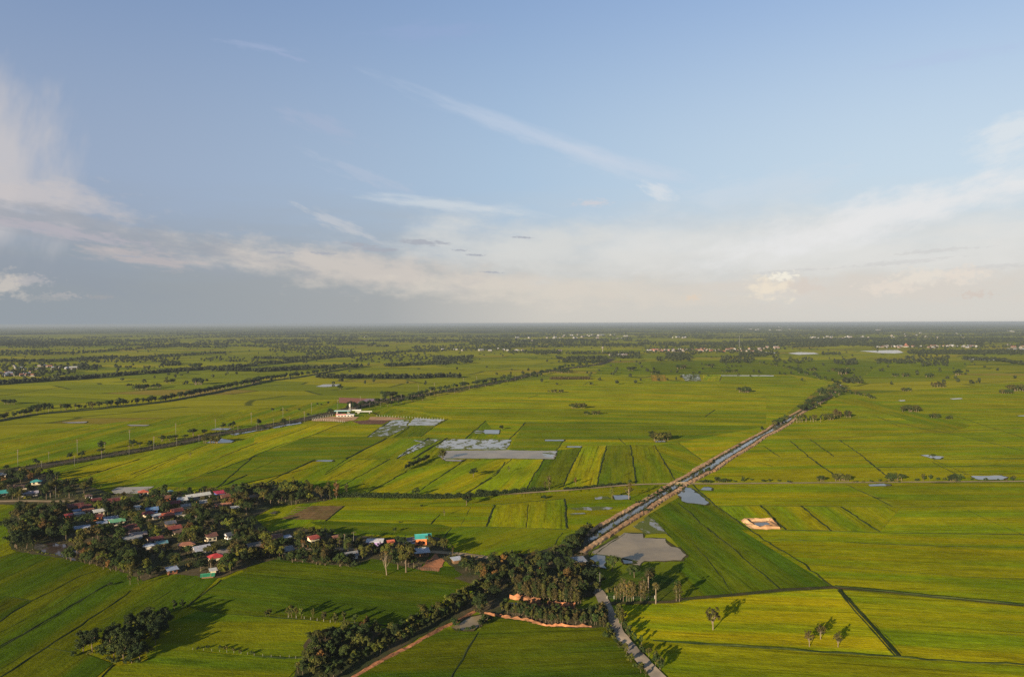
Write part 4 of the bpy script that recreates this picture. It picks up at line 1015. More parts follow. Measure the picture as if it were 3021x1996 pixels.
def crown_quads(rg, rx, ry, rz, cz, nclump, cr, nleaf, leaf, low=-.85, inner=.45, flat=.75):
    d = rg.normal(size=(nclump * 6, 3)); d /= np.linalg.norm(d, axis=1, keepdims=True)
    d = d[d[:, 2] > low][:nclump]
    rr = (inner + (1 - inner) * rg.random((len(d), 1)) ** .6) * (.8 + .3 * rg.random((len(d), 1)))
    cc = d * rr * np.array([rx, ry, rz]) + np.array([0, 0, cz])
    out = []
    for c, dd in zip(cc, d):
        r_ = cr * rg.uniform(.6, 1.3)
        q = rg.normal(size=(nleaf, 3)); q /= np.linalg.norm(q, axis=1, keepdims=True)
        p = q * (rg.random((nleaf, 1)) ** .45) * r_ * np.array([1, 1, flat])
        nn = q * .8 + dd * .5 + rg.normal(size=(nleaf, 3)) * .55 + np.array([0, 0, .25])
        out.append(leaf_quads(c + p, nn, leaf, rg))
    return np.concatenate(out), cc


def trunk_shape(rg, h, r, top, cc, nlimb, lean=.3, split=.45):
    s = Shape()
    lx, ly = rg.normal() * lean, rg.normal() * lean
    P = [(0, 0, -.3), (lx * .2, ly * .2, h * .25), (lx * .6, ly * .6, h * .6), (lx, ly, h)]
    s.tube(P, [r * 1.25, r, r * .8, r * .5], 6)
    idx = rg.choice(len(cc), min(nlimb, len(cc)), replace=False)
    for i in idx:
        z0 = h * rg.uniform(split, 1)
        k = z0 / h
        a = Vector((lx * k, ly * k, z0)); b = Vector(cc[i])
        m_ = a.lerp(b, .5) + Vector((0, 0, -.1 * (b - a).length))
        s.tube([a, m_, b], [r * .5, r * .33, r * .12], 5)
    return s


class Proto:
    pass


PROTO = {}


def proto(kind, n, H, build, bark='bark'):
    PROTO[kind] = []
    for i in range(n):
        rg = np.random.default_rng(sum(map(ord, kind)) + i * 13)
        p = Proto(); p.H = H
        q, sh = build(rg)
        p.radius = float(np.abs(q[:, :, :2]).max())
        p.crown = quad_mesh('crown', q, ['leaves'])
        p.trunk = sh.mesh('trunk', bark) if sh else None
        # single-mesh version for far copies
        if sh:
            v = np.array(sh.v, dtype=np.float32)
            tq = np.array([[v[f[0]], v[f[1]], v[f[2]], v[f[3]]] for f in sh.f if len(f) == 4], dtype=np.float32)
            p.whole = quad_mesh('tree', np.concatenate([q, tq]), ['leaves', bark], np.concatenate([np.zeros(len(q)), np.ones(len(tq))]))
        else:
            p.whole = p.crown
        PROTO[kind].append(p)


def b_round(rx, rz, cz, H, ncl, cr, nleaf, leaf, limbs=5, tr=.2):
    """a ragged crown made of a few overlapping boughs of unequal size and height"""
    def f(rg):
        lobes = rg.integers(3, 6); Q, CC = [], []
        a0 = rg.uniform(0, 6.28)
        for i in range(lobes):
            k = rg.uniform(.48, .78); a = a0 + i * 6.28 / lobes + rg.normal() * .4; d = rx * rg.uniform(.25, .6)
            q, cc = crown_quads(rg, rx * k, rx * k * rg.uniform(.8, 1.2), rz * k * rg.uniform(.85, 1.25), cz + rz * rg.uniform(-.32, .42), max(5, int(ncl * k * 1.7 / lobes)), cr * rg.uniform(.75, 1.1), nleaf, leaf * rg.uniform(.85, 1.1))
            off = np.array([math.cos(a) * d, math.sin(a) * d, 0])
            Q.append(q + off); CC.append(cc + off)
        cc = np.concatenate(CC)
        return np.concatenate(Q), trunk_shape(rg, cz, tr, cz, cc, limbs)
    return f


proto('round', 8, 8, b_round(3.5, 3.1, 4.8, 8, 34, 1.15, 80, .18))
proto('tall', 5, 12, b_round(3.0, 4.7, 7.2, 12, 38, 1.15, 80, .19, 6, .22))
proto('spread', 3, 8, b_round(4.3, 1.9, 5.7, 8, 30, 1.3, 70, .21, 8, .34))
proto('slim', 5, 11, lambda rg: (lambda q: (q[0], trunk_shape(rg, 9.5, .10, 9, q[1], 7, .25, .5)))(crown_quads(rg, 1.6, 1.6, 4.0, 6.6, 26, .9, 52, .18, low=-1)), 'pale_bark')
proto('wispy', 3, 13, lambda rg: (lambda q: (q[0], trunk_shape(rg, 11.5, .11, 9, q[1], 9, .4, .35)))(crown_quads(rg, 1.8, 1.8, 5.0, 7.4, 34, .85, 44, .16, low=-1)), 'pale_bark')
proto('old', 4, 9.3, lambda rg: (lambda q: (q[0], trunk_shape(rg, 4.6, .20, 6, q[1], 13, .35, .3)))(crown_quads(rg, 2.9, 2.9, 3.2, 6.0, 36, .72, 40, .15, low=-.85, inner=.3)), 'pale_bark')
proto('young', 5, 5, b_round(1.15, 2.0, 2.9, 5, 15, .62, 55, .15, 3, .09))
proto('bush', 5, 2.4, lambda rg: (crown_quads(rg, 1.35, 1.35, 1.0, 1.1, 13, .6, 45, .14, low=-.5)[0], None))
proto('fardot', 5, 8, b_round(3.2, 2.9, 4.8, 8, 22, 1.3, 26, .34, 2, .3))
proto('farslim', 3, 10, b_round(1.7, 3.2, 6.4, 10, 16, .95, 24, .27, 2, .2), 'pale_bark')


def b_bare(rg):
    q, cc = crown_quads(rg, 2.2, 2.2, 3.4, 7.0, 20, .6, 22, .15, low=-.6)
    return q, trunk_shape(rg, 6.5, .17, 6, cc, 14, .6, .3)


proto('bare', 2, 10, b_bare, 'pale_bark')


def b_palm(rg):
    quads = []
    for i in range(46):
        d = rg.normal(size=3); d /= np.linalg.norm(d)
        if d[2] < -.75: continue
        a = np.array([0, 0, 8.0]); L = rg.uniform(1.5, 2.1)
        side = np.cross(d, rg.normal(size=3)); side /= np.linalg.norm(side)
        for k in np.linspace(-.5, .5, 5):
            dd = d * math.cos(k) + side * math.sin(k); dd[2] -= .12
            w = np.cross(dd, d + rg.normal(size=3) * .3); w /= max(1e-6, np.linalg.norm(w)); w *= .11
            p0, p1 = a + dd * L * .35, a + dd * L
            quads.append([p0 - w, p0 + w, p1 + w * .4, p1 - w * .4])
    s = Shape(); s.tube([(0, 0, -.3), (.05, 0, 3), (0, .05, 6), (0, 0, 8)], [.34, .24, .2, .18], 7)
    return np.array(quads, dtype=np.float32), s


proto('palm', 2, 9.8, b_palm, 'pale_bark')

TONES = {'dark green': (.017, .030, .008), 'deep green': (.025, .042, .009), 'olive': (.046, .052, .010), 'yellow green': (.078, .095, .012), 'russet': (.085, .052, .016), 'brown green': (.044, .040, .013), 'pale olive': (.095, .082, .028)}
NOUN = {'round': 'rounded tree', 'tall': 'tall leafy tree', 'spread': 'spreading tree', 'slim': 'slim plantation tree', 'wispy': 'wispy tall tree', 'old': 'open crowned old tree', 'young': 'young tree', 'bush': 'bush', 'fardot': 'field tree', 'farslim': 'narrow tree', 'bare': 'half bare tree', 'palm': 'sugar palm'}
NAME = {'round': 'broadleaf_tree', 'tall': 'tall_tree', 'spread': 'spreading_tree', 'slim': 'plantation_tree', 'wispy': 'wispy_tree', 'old': 'old_tree', 'young': 'young_tree', 'bush': 'bush', 'fardot': 'field_tree', 'farslim': 'narrow_tree', 'bare': 'half_bare_tree', 'palm': 'sugar_palm'}
PLANTED = []
CAM = Vector((0, 0, HC))


def clear_height(p, h, rad):
    """trees in front of a house stay low enough to leave its roof in view"""
    hmax = 99
    for P, L, W, hh, lab in HOUSE_AT:
        d = P - p
        if d.length < rad * .5 + (L + W) * .25: return 0
        if abs(d.x) + abs(d.y) > 70: continue
        away = Vector((p.x, p.y, 0)).normalized()
        ahead = d.dot(away); side = abs(d.dot(Vector((away.y, -away.x, 0))))
        if ahead > 0 and side < L * .42 + rad * .5:
            hmax = min(hmax, hh * .8 + (ahead - W * .3) * HC / P.length)
    return hmax


def plant(kind, p, h, tone, group, label=None, whole=False, wide=1.0):
    nm = NAME[kind]; g_ = group or ''
    if kind in ('fardot', 'farslim'):
        nm = 'roadside_tree' if 'highway' in g_ else 'canal_tree' if 'canal' in g_ else 'tree_line_tree' if 'line' in g_ else nm
    elif kind == 'slim' and 'lower' in g_: nm = 'slim_tree'
    elif kind in ('round', 'tall') and ('village' not in g_): nm = 'wood_tree' if 'wood' in g_ or 'strip' in g_ else nm
    elif kind == 'bush' and 'village' not in g_: nm = 'shrub'
    pr = R.choice(PROTO[kind])
    sc = h / pr.H
    col = TONES[tone]; j = R.uniform(.8, 1.2); hue = R.uniform(-.1, .1)
    col = (col[0] * j * (1 + hue), col[1] * j, col[2] * j, 1)
    rz = R.uniform(0, 6.28)
    w = sc * wide * R.uniform(.92, 1.1)
    if whole or pr.trunk is None:
        e = link(nm, pr.whole); e.color = col
    else:
        e = bpy.data.objects.new(nm, None); COL.objects.link(e)
        link('trunk', pr.trunk, e)
        c = link('crown', pr.crown, e); c.color = col
    e.location = p; e.rotation_euler.z = rz; e.scale = (w, w, sc)
    size = {'bush': 'low' if h < 1.8 else 'big'}.get(kind) or ('small' if h < 4.5 else 'mid-sized' if h < 8 else 'large')
    tag(e, label or '', 'bush' if kind == 'bush' else 'palm' if kind == 'palm' else 'tree', group)
    if not label:
        NEED_LABEL.append((e, p, f'{size} {tone} {NOUN[kind]}' if kind not in ('tall',) else f'{tone} {NOUN[kind]}'))
    PLANTED.append((p, pr.radius * w))
    return e


def pick(d):
    return R.choices(list(d), list(d.values()))[0]


def fill(poly, n, kinds, tones, hr, gap, group, tries=40, upshift=.65, avoid=()):
    made = 0; x0, x1 = min(p.x for p in poly), max(p.x for p in poly); y0, y1 = min(p.y for p in poly), max(p.y for p in poly)
    mine = []
    for _ in range(n * tries):
        if made >= n: break
        p = Vector((R.uniform(x0, x1), R.uniform(y0, y1), 0))
        if not inside(p, poly): continue
        kind = pick(kinds); h = R.uniform(*hr) * (1.25 if kind == 'tall' else .45 if kind == 'bush' else 1)
        top = p + p.normalized() * (h * upshift * p.length / HC)
        if not inside(top, poly): continue
        if any(inside(p, a) or (inside(p + p.normalized() * (h * .7 * p.length / HC), a)) for a in avoid): continue
        rad = {'round': .42, 'tall': .25, 'spread': .55, 'bush': .55}.get(kind, .2) * h
        if any((p - q).length < (rad + r_) * gap for q, r_ in mine): continue
        hm = clear_height(p, h, rad)
        if hm < 1.2: continue
        if hm < h:
            h = hm
            if h < 4: kind = 'bush'; h = min(h, 2.8)
        mine.append((p, rad))
        plant(kind, p, h, pick(tones), group)
        made += 1
    return made


def row(spec, gap, kinds, tones, hr, group, jit=.6, whole=False, skip=.0, wide=1.0, both=0.0, close=False):
    for p in resample(pts(spec), gap):
        if R.random() < skip: continue
        q = p + Vector((R.gauss(0, jit), R.gauss(0, jit + both), 0))
        k = pick(kinds); h = R.uniform(*hr) * (.5 if k == 'bush' else 1)
        if clear_height(q, h, 1.0) < (.01 if close else h * .6): continue
        plant(k, q, h, pick(tones), group, whole=whole, wide=wide)


WATER_V = pts('E 300 60 330 -10 600 10 700 60 900 130 900 175 600 140')
MIXED = {'round': 6, 'tall': 2.0, 'spread': 1.2, 'bush': 2.4, 'wispy': .7, 'palm': .25, 'slim': .5}
VT = {'dark green': 5, 'deep green': 4.5, 'olive': 3.4, 'brown green': 1.6, 'yellow green': .9, 'russet': .6}
v1 = pts('A 180 430 70 590 110 860 300 890 340 770 600 810 640 960 940 1010 1180 1080 1560 1075 2040 1125 2210 1050 2373 985 2373 300 2200 270 1850 300 1500 280 1050 320 800 330 500 430')
v2 = pts('A -300 100 0 130 170 120 540 125 540 200 880 190 900 260 1050 320 700 392 0 398 -300 398')
v3 = pts('B -50 280 130 250 400 210 700 260 870 290 870 400 700 425 550 440 350 450 100 430 -50 560')
v4 = pts('B -50 540 250 690 600 650 900 690 1400 750 1900 740 2060 880 1850 880 1690 1030 1560 1040 1400 950 1250 930 1080 1030 860 1010 560 985 300 945 100 955 -50 985')
v5 = pts('B 1870 930 2050 900 2373 935 C 280 910 480 880 700 860 850 880 1000 780 1100 720 1230 650 1280 690 1215 850 1255 900 1200 1000 1340 1080 1330 1270 1100 1300 500 1280 430 1190 G 250 660 100 640 F 2150 690 2300 420 B 2200 1090')
YARDS = [pts('A 1040 305 1100 270 1440 262 1370 310 1280 340 1060 340'), pts('W 1850 500 2120 495 2080 570 1940 600'), WATER_V]
n1 = fill(v1, 330, MIXED, VT, (5, 9), .5, 'trees of the village wood', avoid=YARDS)
n2 = fill(v2, 85, MIXED, VT, (5.5, 10), .55, 'trees of the village corner wood')
n3 = fill(v3, 75, {'round': 5, 'tall': 3, 'wispy': 1, 'bush': 1}, VT, (6, 10), .5, 'trees of the tall rear wood', avoid=YARDS)
n4 = fill(v4, 130, MIXED, VT, (4.5, 8.5), .5, 'trees of the strip of houses', avoid=[pts('B 1850 890 1985 890 1880 1062 1690 1040')])
HUT = pts('C 1060 925 1240 935 1235 985 1070 985')
n5 = fill(v5, 165, {'round': 5, 'tall': 1, 'slim': 2, 'bush': 1, 'wispy': .5}, {'dark green': 3, 'deep green': 4, 'olive': 3, 'brown green': 2.2, 'russet': .7}, (3.8, 6.8), .5, 'trees of the canal wood', avoid=[HUT, pts('C 1190 740 1270 676 1280 700 1150 900')])
# plantation of slim trees
PLT = [pts('G 520 470 800 420 1130 430 1230 470 1130 600 950 575 800 560 640 530'), pts('G 300 625 480 600 800 650 1150 660 1395 620 1390 790 1250 775 860 765 640 715')]
n6 = fill(PLT[0], 140, {'slim': 1}, {'deep green': 2, 'olive': 3, 'brown green': 4, 'dark green': 1}, (6, 8.5), .38, 'slim trees of the upper plantation', upshift=.2)
n7 = fill(PLT[1], 150, {'slim': 3, 'young': 3}, {'deep green': 3, 'olive': 3, 'brown green': 2, 'dark green': 2}, (3.6, 5.6), .36, 'slim trees of the lower plantation', upshift=.2)
row('B 90 950 300 935 560 975 860 1000 1080 1025', 3.6, {'round': 4, 'bush': 1}, VT, (4.2, 6), 'trees along the rice edge of the strip of houses', 1.0, close=True)
row('B 110 915 300 905 560 940 860 970 1060 985', 4.5, {'round': 4, 'tall': .6}, VT, (3.6, 5), 'second belt of trees along the strip of houses', 1.4, close=True)
row('A 620 950 940 1015 1180 1085', 3.2, {'round': 4, 'bush': 1}, VT, (5, 7.5), 'trees along the rice edge of the village', 1.2, close=True)
row('A 1330 1130 1450 1090', 3.2, {'round': 1}, VT, (4, 6), 'trees beside the blue grey hut', .8, close=True)
fill(pts('A 600 820 930 760 1150 800 1350 900 1330 1060 1180 1080 940 1010 640 940'), 45, MIXED, VT, (5, 8), .42, 'trees of the village wood by the rice')
fill(pts('A 100 640 330 560 620 600 680 720 330 790 120 860'), 40, MIXED, VT, (5.5, 8.5), .42, 'trees of the village tip')
# thicket by the path
n8 = fill(pts('F 560 910 800 870 1100 840 1480 840 1500 870 1100 1070 800 1240 450 1400 250 1500 480 1190'), 85, {'round': 4, 'young': 3, 'bush': 3, 'tall': .4}, {'dark green': 3, 'deep green': 4, 'olive': 3, 'yellow green': .8, 'russet': .6}, (3.8, 7), .62, 'trees of the thicket', upshift=.4)
# dark clump in the front rice
n9 = fill(pts('E 730 1045 760 930 960 880 1060 850 1180 800 1260 700 1560 690 1560 760 1500 900 1400 1020 1290 1130 1080 1120 970 1050'), 46, {'round': 5, 'tall': 2, 'bush': 1.5}, {'dark green': 5, 'deep green': 3, 'olive': 1.5}, (5.2, 7.8), .55, 'trees of the dark clump', upshift=.25)


RT = {'deep green': 4, 'olive': 4, 'yellow green': 1.2, 'dark green': 1}
row('F 700 1420 830 1330 1100 1190 1300 1090 1560 960 1800 815 2000 720 2200 600', 2.3, {'young': 1}, RT, (4.2, 5.6), 'young trees in the row next to the dirt path', .35)
row('F 1420 960 1560 860 1800 745 2000 640 2150 540 2300 440', 2.1, {'young': 3, 'round': 1}, RT, (4.8, 6.4), 'young trees in the second row behind the dirt path', .5)
row('F 980 1180 1250 1040 1420 930', 2.6, {'young': 1, 'bush': 1}, RT, (3.4, 5), 'young trees of the broken middle row', .7)
# shrubs along the concrete lane
row('G 1400 760 1440 880 1520 990 1640 1130 1760 1250', 2.4, {'bush': 3, 'young': 1}, {'yellow green': 2, 'olive': 3, 'deep green': 1}, (2.6, 4.2), 'shrubs along the near side of the concrete lane', .5)
row('G 1500 640 1540 760 1600 890 1680 960 1790 1070 1900 1180', 3.2, {'young': 2, 'bush': 1}, {'olive': 3, 'deep green': 2}, (3.6, 5.2), 'shrubs along the far side of the concrete lane', .7)
for x, y, k, h, t in ((1500, 760, 'slim', 9, 'olive'), (1530, 790, 'slim', 7, 'olive'), (1600, 895, 'young', 5.5, 'deep green'), (1890, 1190, 'round', 5, 'deep green'), (1390, 890, 'bush', 2.6, 'deep green')):
    plant(k, at('G', x, y), h, t, 'shrubs along the concrete lane')
# pale trunked trees by the grass
for x, h in ((1480, 8), (1520, 10), (1545, 11), (1580, 9), (1600, 10.5), (1625, 10), (1640, 9.5), (1710, 10), (1735, 11.5), (1750, 10), (2040, 9.5), (2070, 10)):
    plant('wispy', at('G', x, 555), h, R.choice(['pale olive', 'brown green', 'olive']), 'pale trunked trees by the bund path')
plant('palm', at('G', 1850, 572), 9.6, 'pale olive', None, 'round headed sugar palm standing alone at the bund path')
plant('palm', at('G', 1780, 470), 10.5, 'brown green', None, 'darker sugar palm behind the pale trunked trees')
plant('tall', at('G', 1790, 420), 10, 'dark green', None, 'dark tree mass behind the darker sugar palm')
plant('round', at('G', 1440, 265), 8.5, 'deep green', None, 'large round green tree standing in the blue water by the hut', wide=1.15)
plant('round', at('G', 1650, 330), 6.5, 'deep green', None, 'bright green tree behind the pale trunked trees')
plant('round', at('G', 1610, 300), 5, 'deep green', None, 'smaller green tree between the round tree and the palms')
plant('bush', at('G', 1420, 470), 3, 'olive', None, 'bush at the lane corner beside the white posts')
plant('bush', at('G', 1300, 215), 2.6, 'deep green', None, 'bush at the waterside in front of the white hut')
# named field trees: crop, x, base y, height in crop px, kind, tone
SINGLES = [
    ('D', 130, 1232, 172, 'old', 'brown green', 'largest of the pale trunked trees standing in the yellow paddy'), ('D', 820, 1352, 125, 'old', 'brown green', 'thin forked pale tree, first of the three together'), ('D', 900, 1300, 122, 'old', 'brown green', 'middle pale tree of the three together'), ('D', 1025, 1355, 115, 'old', 'brown green', 'pale tree standing apart nearest the weedy ditch'),
    ('B', 1395, 1095, 250, 'bare', 'brown green', 'tall half bare pale tree at the rice edge'), ('B', 1575, 1070, 310, 'tall', 'olive', 'big open tree beside the half bare one'), ('B', 1500, 1040, 200, 'round', 'deep green', 'dark tree leaning behind the half bare one'), ('B', 620, 940, 190, 'bare', 'russet', 'tall russet bare tree within the strip of houses'), ('B', 2010, 920, 110, 'wispy', 'brown green', 'thin brown tree beside the red earth yard'),
    ('B', 2205, 178, 70, 'round', 'dark green', 'round dark tree alone in the lime paddy'), ('B', 2265, 355, 60, 'round', 'dark green', 'round dark tree on the bush hedge'), ('B', 2140, 445, 110, 'young', 'dark green', 'dark thin tree ahead of the bush hedge'), ('B', 850, 330, 100, 'wispy', 'olive', 'thin pale tree at the end of the rear wood'), ('B', 925, 380, 150, 'wispy', 'russet', 'russet tall tree beyond the rear wood'), ('B', 1020, 340, 90, 'wispy', 'brown green', 'brownish thin tree near the russet one'), ('B', 1470, 695, 50, 'round', 'deep green', 'small tree in the dark paddy strip'), ('B', 1515, 605, 18, 'bush', 'dark green', 'bush in the lime paddy with a shadow'), ('B', 1720, 455, 18, 'bush', 'dark green', 'bush in the lime paddy by the hedge'), ('B', 1930, 540, 60, 'bare', 'brown green', 'leaning bare tree in the lime paddy'), ('B', 1670, 350, 55, 'round', 'deep green', 'round tree along the bush hedge'),
    ('C', 480, 130, 45, 'bare', 'olive', 'sparse tree in the weedy yellow paddy'), ('C', 810, 382, 32, 'bush', 'dark green', 'dark bush by the mown paddy'), ('C', 855, 312, 130, 'wispy', 'olive', 'tall wispy tree on the hedge before the dark green paddy'), ('C', 815, 300, 80, 'wispy', 'olive', 'shorter wispy tree on the hedge beside it'), ('C', 1100, 255, 65, 'wispy', 'russet', 'russet thin tree at the yellow paddy'), ('C', 1440, 385, 100, 'wispy', 'yellow green', 'yellowish thin tree at the narrow blue pond'), ('C', 1600, 388, 130, 'bare', 'brown green', 'brown bare tree at the end of the narrow pond'), ('C', 1610, 245, 35, 'round', 'deep green', 'little tree on the dirt track'),
    ('I', 1735, 1328, 75, 'round', 'olive', 'round tree at the end of the long flood'), ('I', 2022, 1466, 48, 'round', 'dark green', 'tree in the paddy below the long flood'), ('I', 2280, 1050, 35, 'round', 'dark green', 'small tree beside the square pond'), ('I', 1190, 785, 75, 'tall', 'dark green', 'tall dark tree beyond the red field'), ('I', 1268, 800, 85, 'spread', 'dark green', 'umbrella shaped tree by the highway'), ('I', 905, 862, 60, 'round', 'dark green', 'dark tree behind the water tower'), ('I', 930, 866, 50, 'round', 'dark green', 'second dark tree behind the water tower'), ('I', 870, 870, 45, 'round', 'dark green', 'third dark tree behind the water tower'), ('I', 1550, 785, 35, 'spread', 'deep green', 'spreading tree below the highway trees'), ('I', 793, 685, 42, 'round', 'dark green', 'dark tree beside the slanting pond'),
    ('I', 695, 905, 40, 'round', 'dark green', 'dark tree on the highway before the station'), ('I', 500, 935, 32, 'round', 'dark green', 'roadside tree above the white posts'), ('I', 270, 1005, 48, 'round', 'dark green', 'dark roadside tree near the roadside water'), ('I', 1605, 1310, 25, 'round', 'olive', 'little round tree above the clipped hedge'),
    ('H', 1225, 1210, 55, 'round', 'dark green', 'taller roadside tree in the pair'), ('H', 1290, 1215, 42, 'spread', 'dark green', 'shorter roadside tree in the pair'), ('H', 1382, 1205, 45, 'round', 'dark green', 'single roadside tree past the pair'), ('H', 640, 1325, 52, 'round', 'dark green', 'roadside tree before the dark one'), ('H', 750, 1312, 50, 'round', 'dark green', 'dark roadside tree near the second tall pole'), ('H', 935, 1275, 45, 'spread', 'dark green', 'leaning roadside tree below a short pole'), ('H', 340, 1378, 48, 'round', 'dark green', 'roadside tree at the village end'), ('H', 55, 1425, 40, 'round', 'dark green', 'roadside tree at the photo edge'), ('H', 1880, 1100, 48, 'round', 'dark green', 'roadside tree above the copse'), ('H', 1490, 1160, 38, 'spread', 'deep green', 'first spreading tree behind the highway'), ('H', 1560, 1155, 40, 'spread', 'deep green', 'second spreading tree behind the highway'), ('H', 1615, 1145, 38, 'spread', 'deep green', 'third spreading tree behind the highway'), ('H', 1700, 1140, 35, 'spread', 'deep green', 'fourth spreading tree behind the highway'),
    ('H', 1750, 1310, 40, 'bare', 'olive', 'sparse tree in the lime paddy below the highway'), ('H', 2150, 1040, 60, 'tall', 'dark green', 'tall dark tree by the roadside pond'), ('H', 2055, 1040, 42, 'round', 'deep green', 'round tree by the pale highway pond'),
]
for c, x, y, hp, k, t, lab in SINGLES:
    p = at(c, x, y); h = hp * CROPS[c][2] * (p.y * math.cos(pitch)) / FPX
    plant(k, p, h * (1.25 if p.y > 500 else 1), t, None, lab, whole=p.y > 750, wide=1.2 if p.y > 500 else 1)
# clumps given as crop, x, base y, half width, n, height px, kinds
CLUMPS = [('H', 1945, 1178, 70, 10, 75, 'olive', 'copse at the roadside pond'), ('J', 1400, 1160, 60, 9, 80, 'olive', 'copse over the pond'), ('J', 605, 858, 25, 4, 45, 'dark green', 'first copse of the far lime paddy'), ('J', 685, 860, 16, 3, 55, 'olive', 'second copse of the far lime paddy'), ('J', 725, 915, 20, 3, 35, 'dark green', 'low copse of the far lime paddy'), ('J', 805, 915, 25, 4, 38, 'olive', 'copse beside the low one'),
          ('J', 440, 712, 60, 8, 30, 'olive', 'palm grove of the yellow paddy'), ('J', 2175, 712, 50, 8, 55, 'deep green', 'copse near the canal trees'), ('J', 1130, 510, 28, 5, 40, 'dark green', 'first dark copse of the shaded paddies'), ('J', 1345, 542, 38, 5, 35, 'dark green', 'second dark copse of the shaded paddies'), ('J', 1590, 492, 40, 6, 40, 'dark green', 'third dark copse of the shaded paddies'), ('J', 1850, 470, 32, 5, 28, 'dark green', 'fourth dark copse of the shaded paddies'), ('J', 2040, 525, 60, 6, 28, 'dark green', 'fifth dark copse of the shaded paddies'), ('J', 515, 532, 60, 9, 42, 'dark green', 'dense copse by the highway bend'),
          ('K', 1345, 878, 65, 9, 65, 'olive', 'tall copse of the right paddies'), ('K', 1565, 935, 35, 4, 45, 'deep green', 'first small copse near the tall one'), ('K', 1695, 945, 25, 3, 38, 'deep green', 'second small copse near the tall one'), ('K', 680, 930, 28, 4, 75, 'brown green', 'thin brown copse by the canal'), ('K', 775, 930, 28, 4, 72, 'brown green', 'second thin brown copse by the canal'), ('K', 600, 950, 35, 4, 60, 'olive', 'slim copse by the canal'), ('K', 1310, 690, 40, 5, 35, 'deep green', 'round copse of the far right paddies'), ('K', 1600, 655, 60, 9, 50, 'brown green', 'brownish copse of the far right paddies'), ('K', 1515, 562, 35, 5, 38, 'deep green', 'dark copse of the far right paddies'), ('K', 1200, 555, 28, 4, 35, 'deep green', 'paired copse of the far right paddies'), ('K', 1295, 558, 28, 4, 35, 'deep green', 'second paired copse of the far right paddies'), ('K', 740, 535, 40, 6, 60, 'dark green', 'tall dark copse beyond the canal bend'), ('K', 655, 505, 30, 5, 30, 'dark green', 'low dark copse beyond the canal bend'), ('K', 450, 505, 40, 5, 30, 'dark green', 'copse ahead of the canal bend'), ('K', 2205, 710, 50, 6, 40, 'deep green', 'copse at the right edge'), ('K', 2310, 690, 60, 7, 60, 'olive', 'tall copse at the right edge'), ('K', 1775, 545, 20, 3, 55, 'dark green', 'upright pair of the far right paddies'), ('K', 880, 618, 22, 3, 32, 'deep green', 'round tree group past the canal bend'), ('K', 1540, 1290, 22, 3, 32, 'deep green', 'little copse in the pond'),
          ('H', 85, 822, 40, 5, 50, 'dark green', 'dark copse at the left edge'), ('H', 1300, 690, 45, 6, 55, 'dark green', 'dense dark copse of the left paddies'), ('H', 1420, 668, 60, 7, 38, 'dark green', 'long dark copse of the left paddies'), ('H', 1210, 660, 40, 4, 32, 'dark green', 'small dark copse of the left paddies'), ('H', 1560, 625, 35, 4, 40, 'dark green', 'copse before the first tree line'), ('H', 1825, 640, 35, 5, 62, 'dark green', 'tall copse before the first tree line'), ('H', 335, 870, 32, 4, 45, 'dark green', 'first dark copse on the tree line'), ('H', 420, 865, 42, 5, 55, 'dark green', 'second dark copse on the tree line'), ('H', 1800, 490, 45, 7, 85, 'deep green', 'tall group above the second tree line'),
          ('D', 1050, 168, 45, 7, 55, 'olive', 'upright group on the dirt track'), ('D', 905, 172, 22, 3, 45, 'olive', 'thin group on the dirt track'), ('D', 1430, 165, 45, 7, 50, 'deep green', 'round group on the dirt track'), ('D', 1860, 172, 25, 4, 60, 'dark green', 'tall dark group on the dirt track'), ('D', 195, 180, 30, 4, 35, 'deep green', 'low group by the canal crossing'), ('D', 70, 185, 35, 4, 30, 'dark green', 'dark low group by the canal crossing')]
for c, x, y, hw_, n, hp, tone, nm in CLUMPS:
    s_ = CROPS[c][2]
    n = int(n * 1.5)
    for i in range(n):
        dx = (i / max(1, n - 1) * 2 - 1) * hw_ + R.gauss(0, hw_ * .12)
        p = at(c, x + dx, y - abs(R.gauss(0, hp * .06)))
        h = hp * s_ * p.y / FPX * R.uniform(.8, 1.12)
        if h > 16: h = R.uniform(11, 16)
        k = R.choice(['round', 'fardot', 'tall'] if p.y < 1300 else ['fardot', 'fardot', 'farslim']) if tone != 'brown green' else R.choice(['farslim', 'slim'])
        plant(k, p, h, tone if R.random() < .75 else R.choice(['deep green', 'olive']), 'trees of the ' + nm, whole=p.y > 700, wide=1.2, label=f'{tone} tree of the {nm}')

# tree lines
LT = {'dark green': 4, 'deep green': 3, 'olive': 2}
row('H -120 985 0 960 150 935 300 905 600 875 900 850', 5, {'fardot': 3, 'farslim': 2}, LT, (6, 11), 'trees of the first tree line at its sparse end', 1.5, True, both=4)
row('H 980 845 1110 832 1250 818 1500 790 1700 755 1900 715 2100 670 2373 622 I 0 612 200 588 400 565', 5, {'fardot': 4, 'farslim': 1}, {'dark green': 6, 'deep green': 2}, (8.5, 12), 'trees of the dense part of the first tree line', 2, True, both=4)
row('I 400 565 600 535 800 495 1000 482', 12, {'fardot': 1}, {'dark green': 6, 'deep green': 2}, (8, 12), 'trees of the far part of the first tree line', 3, True, both=10)
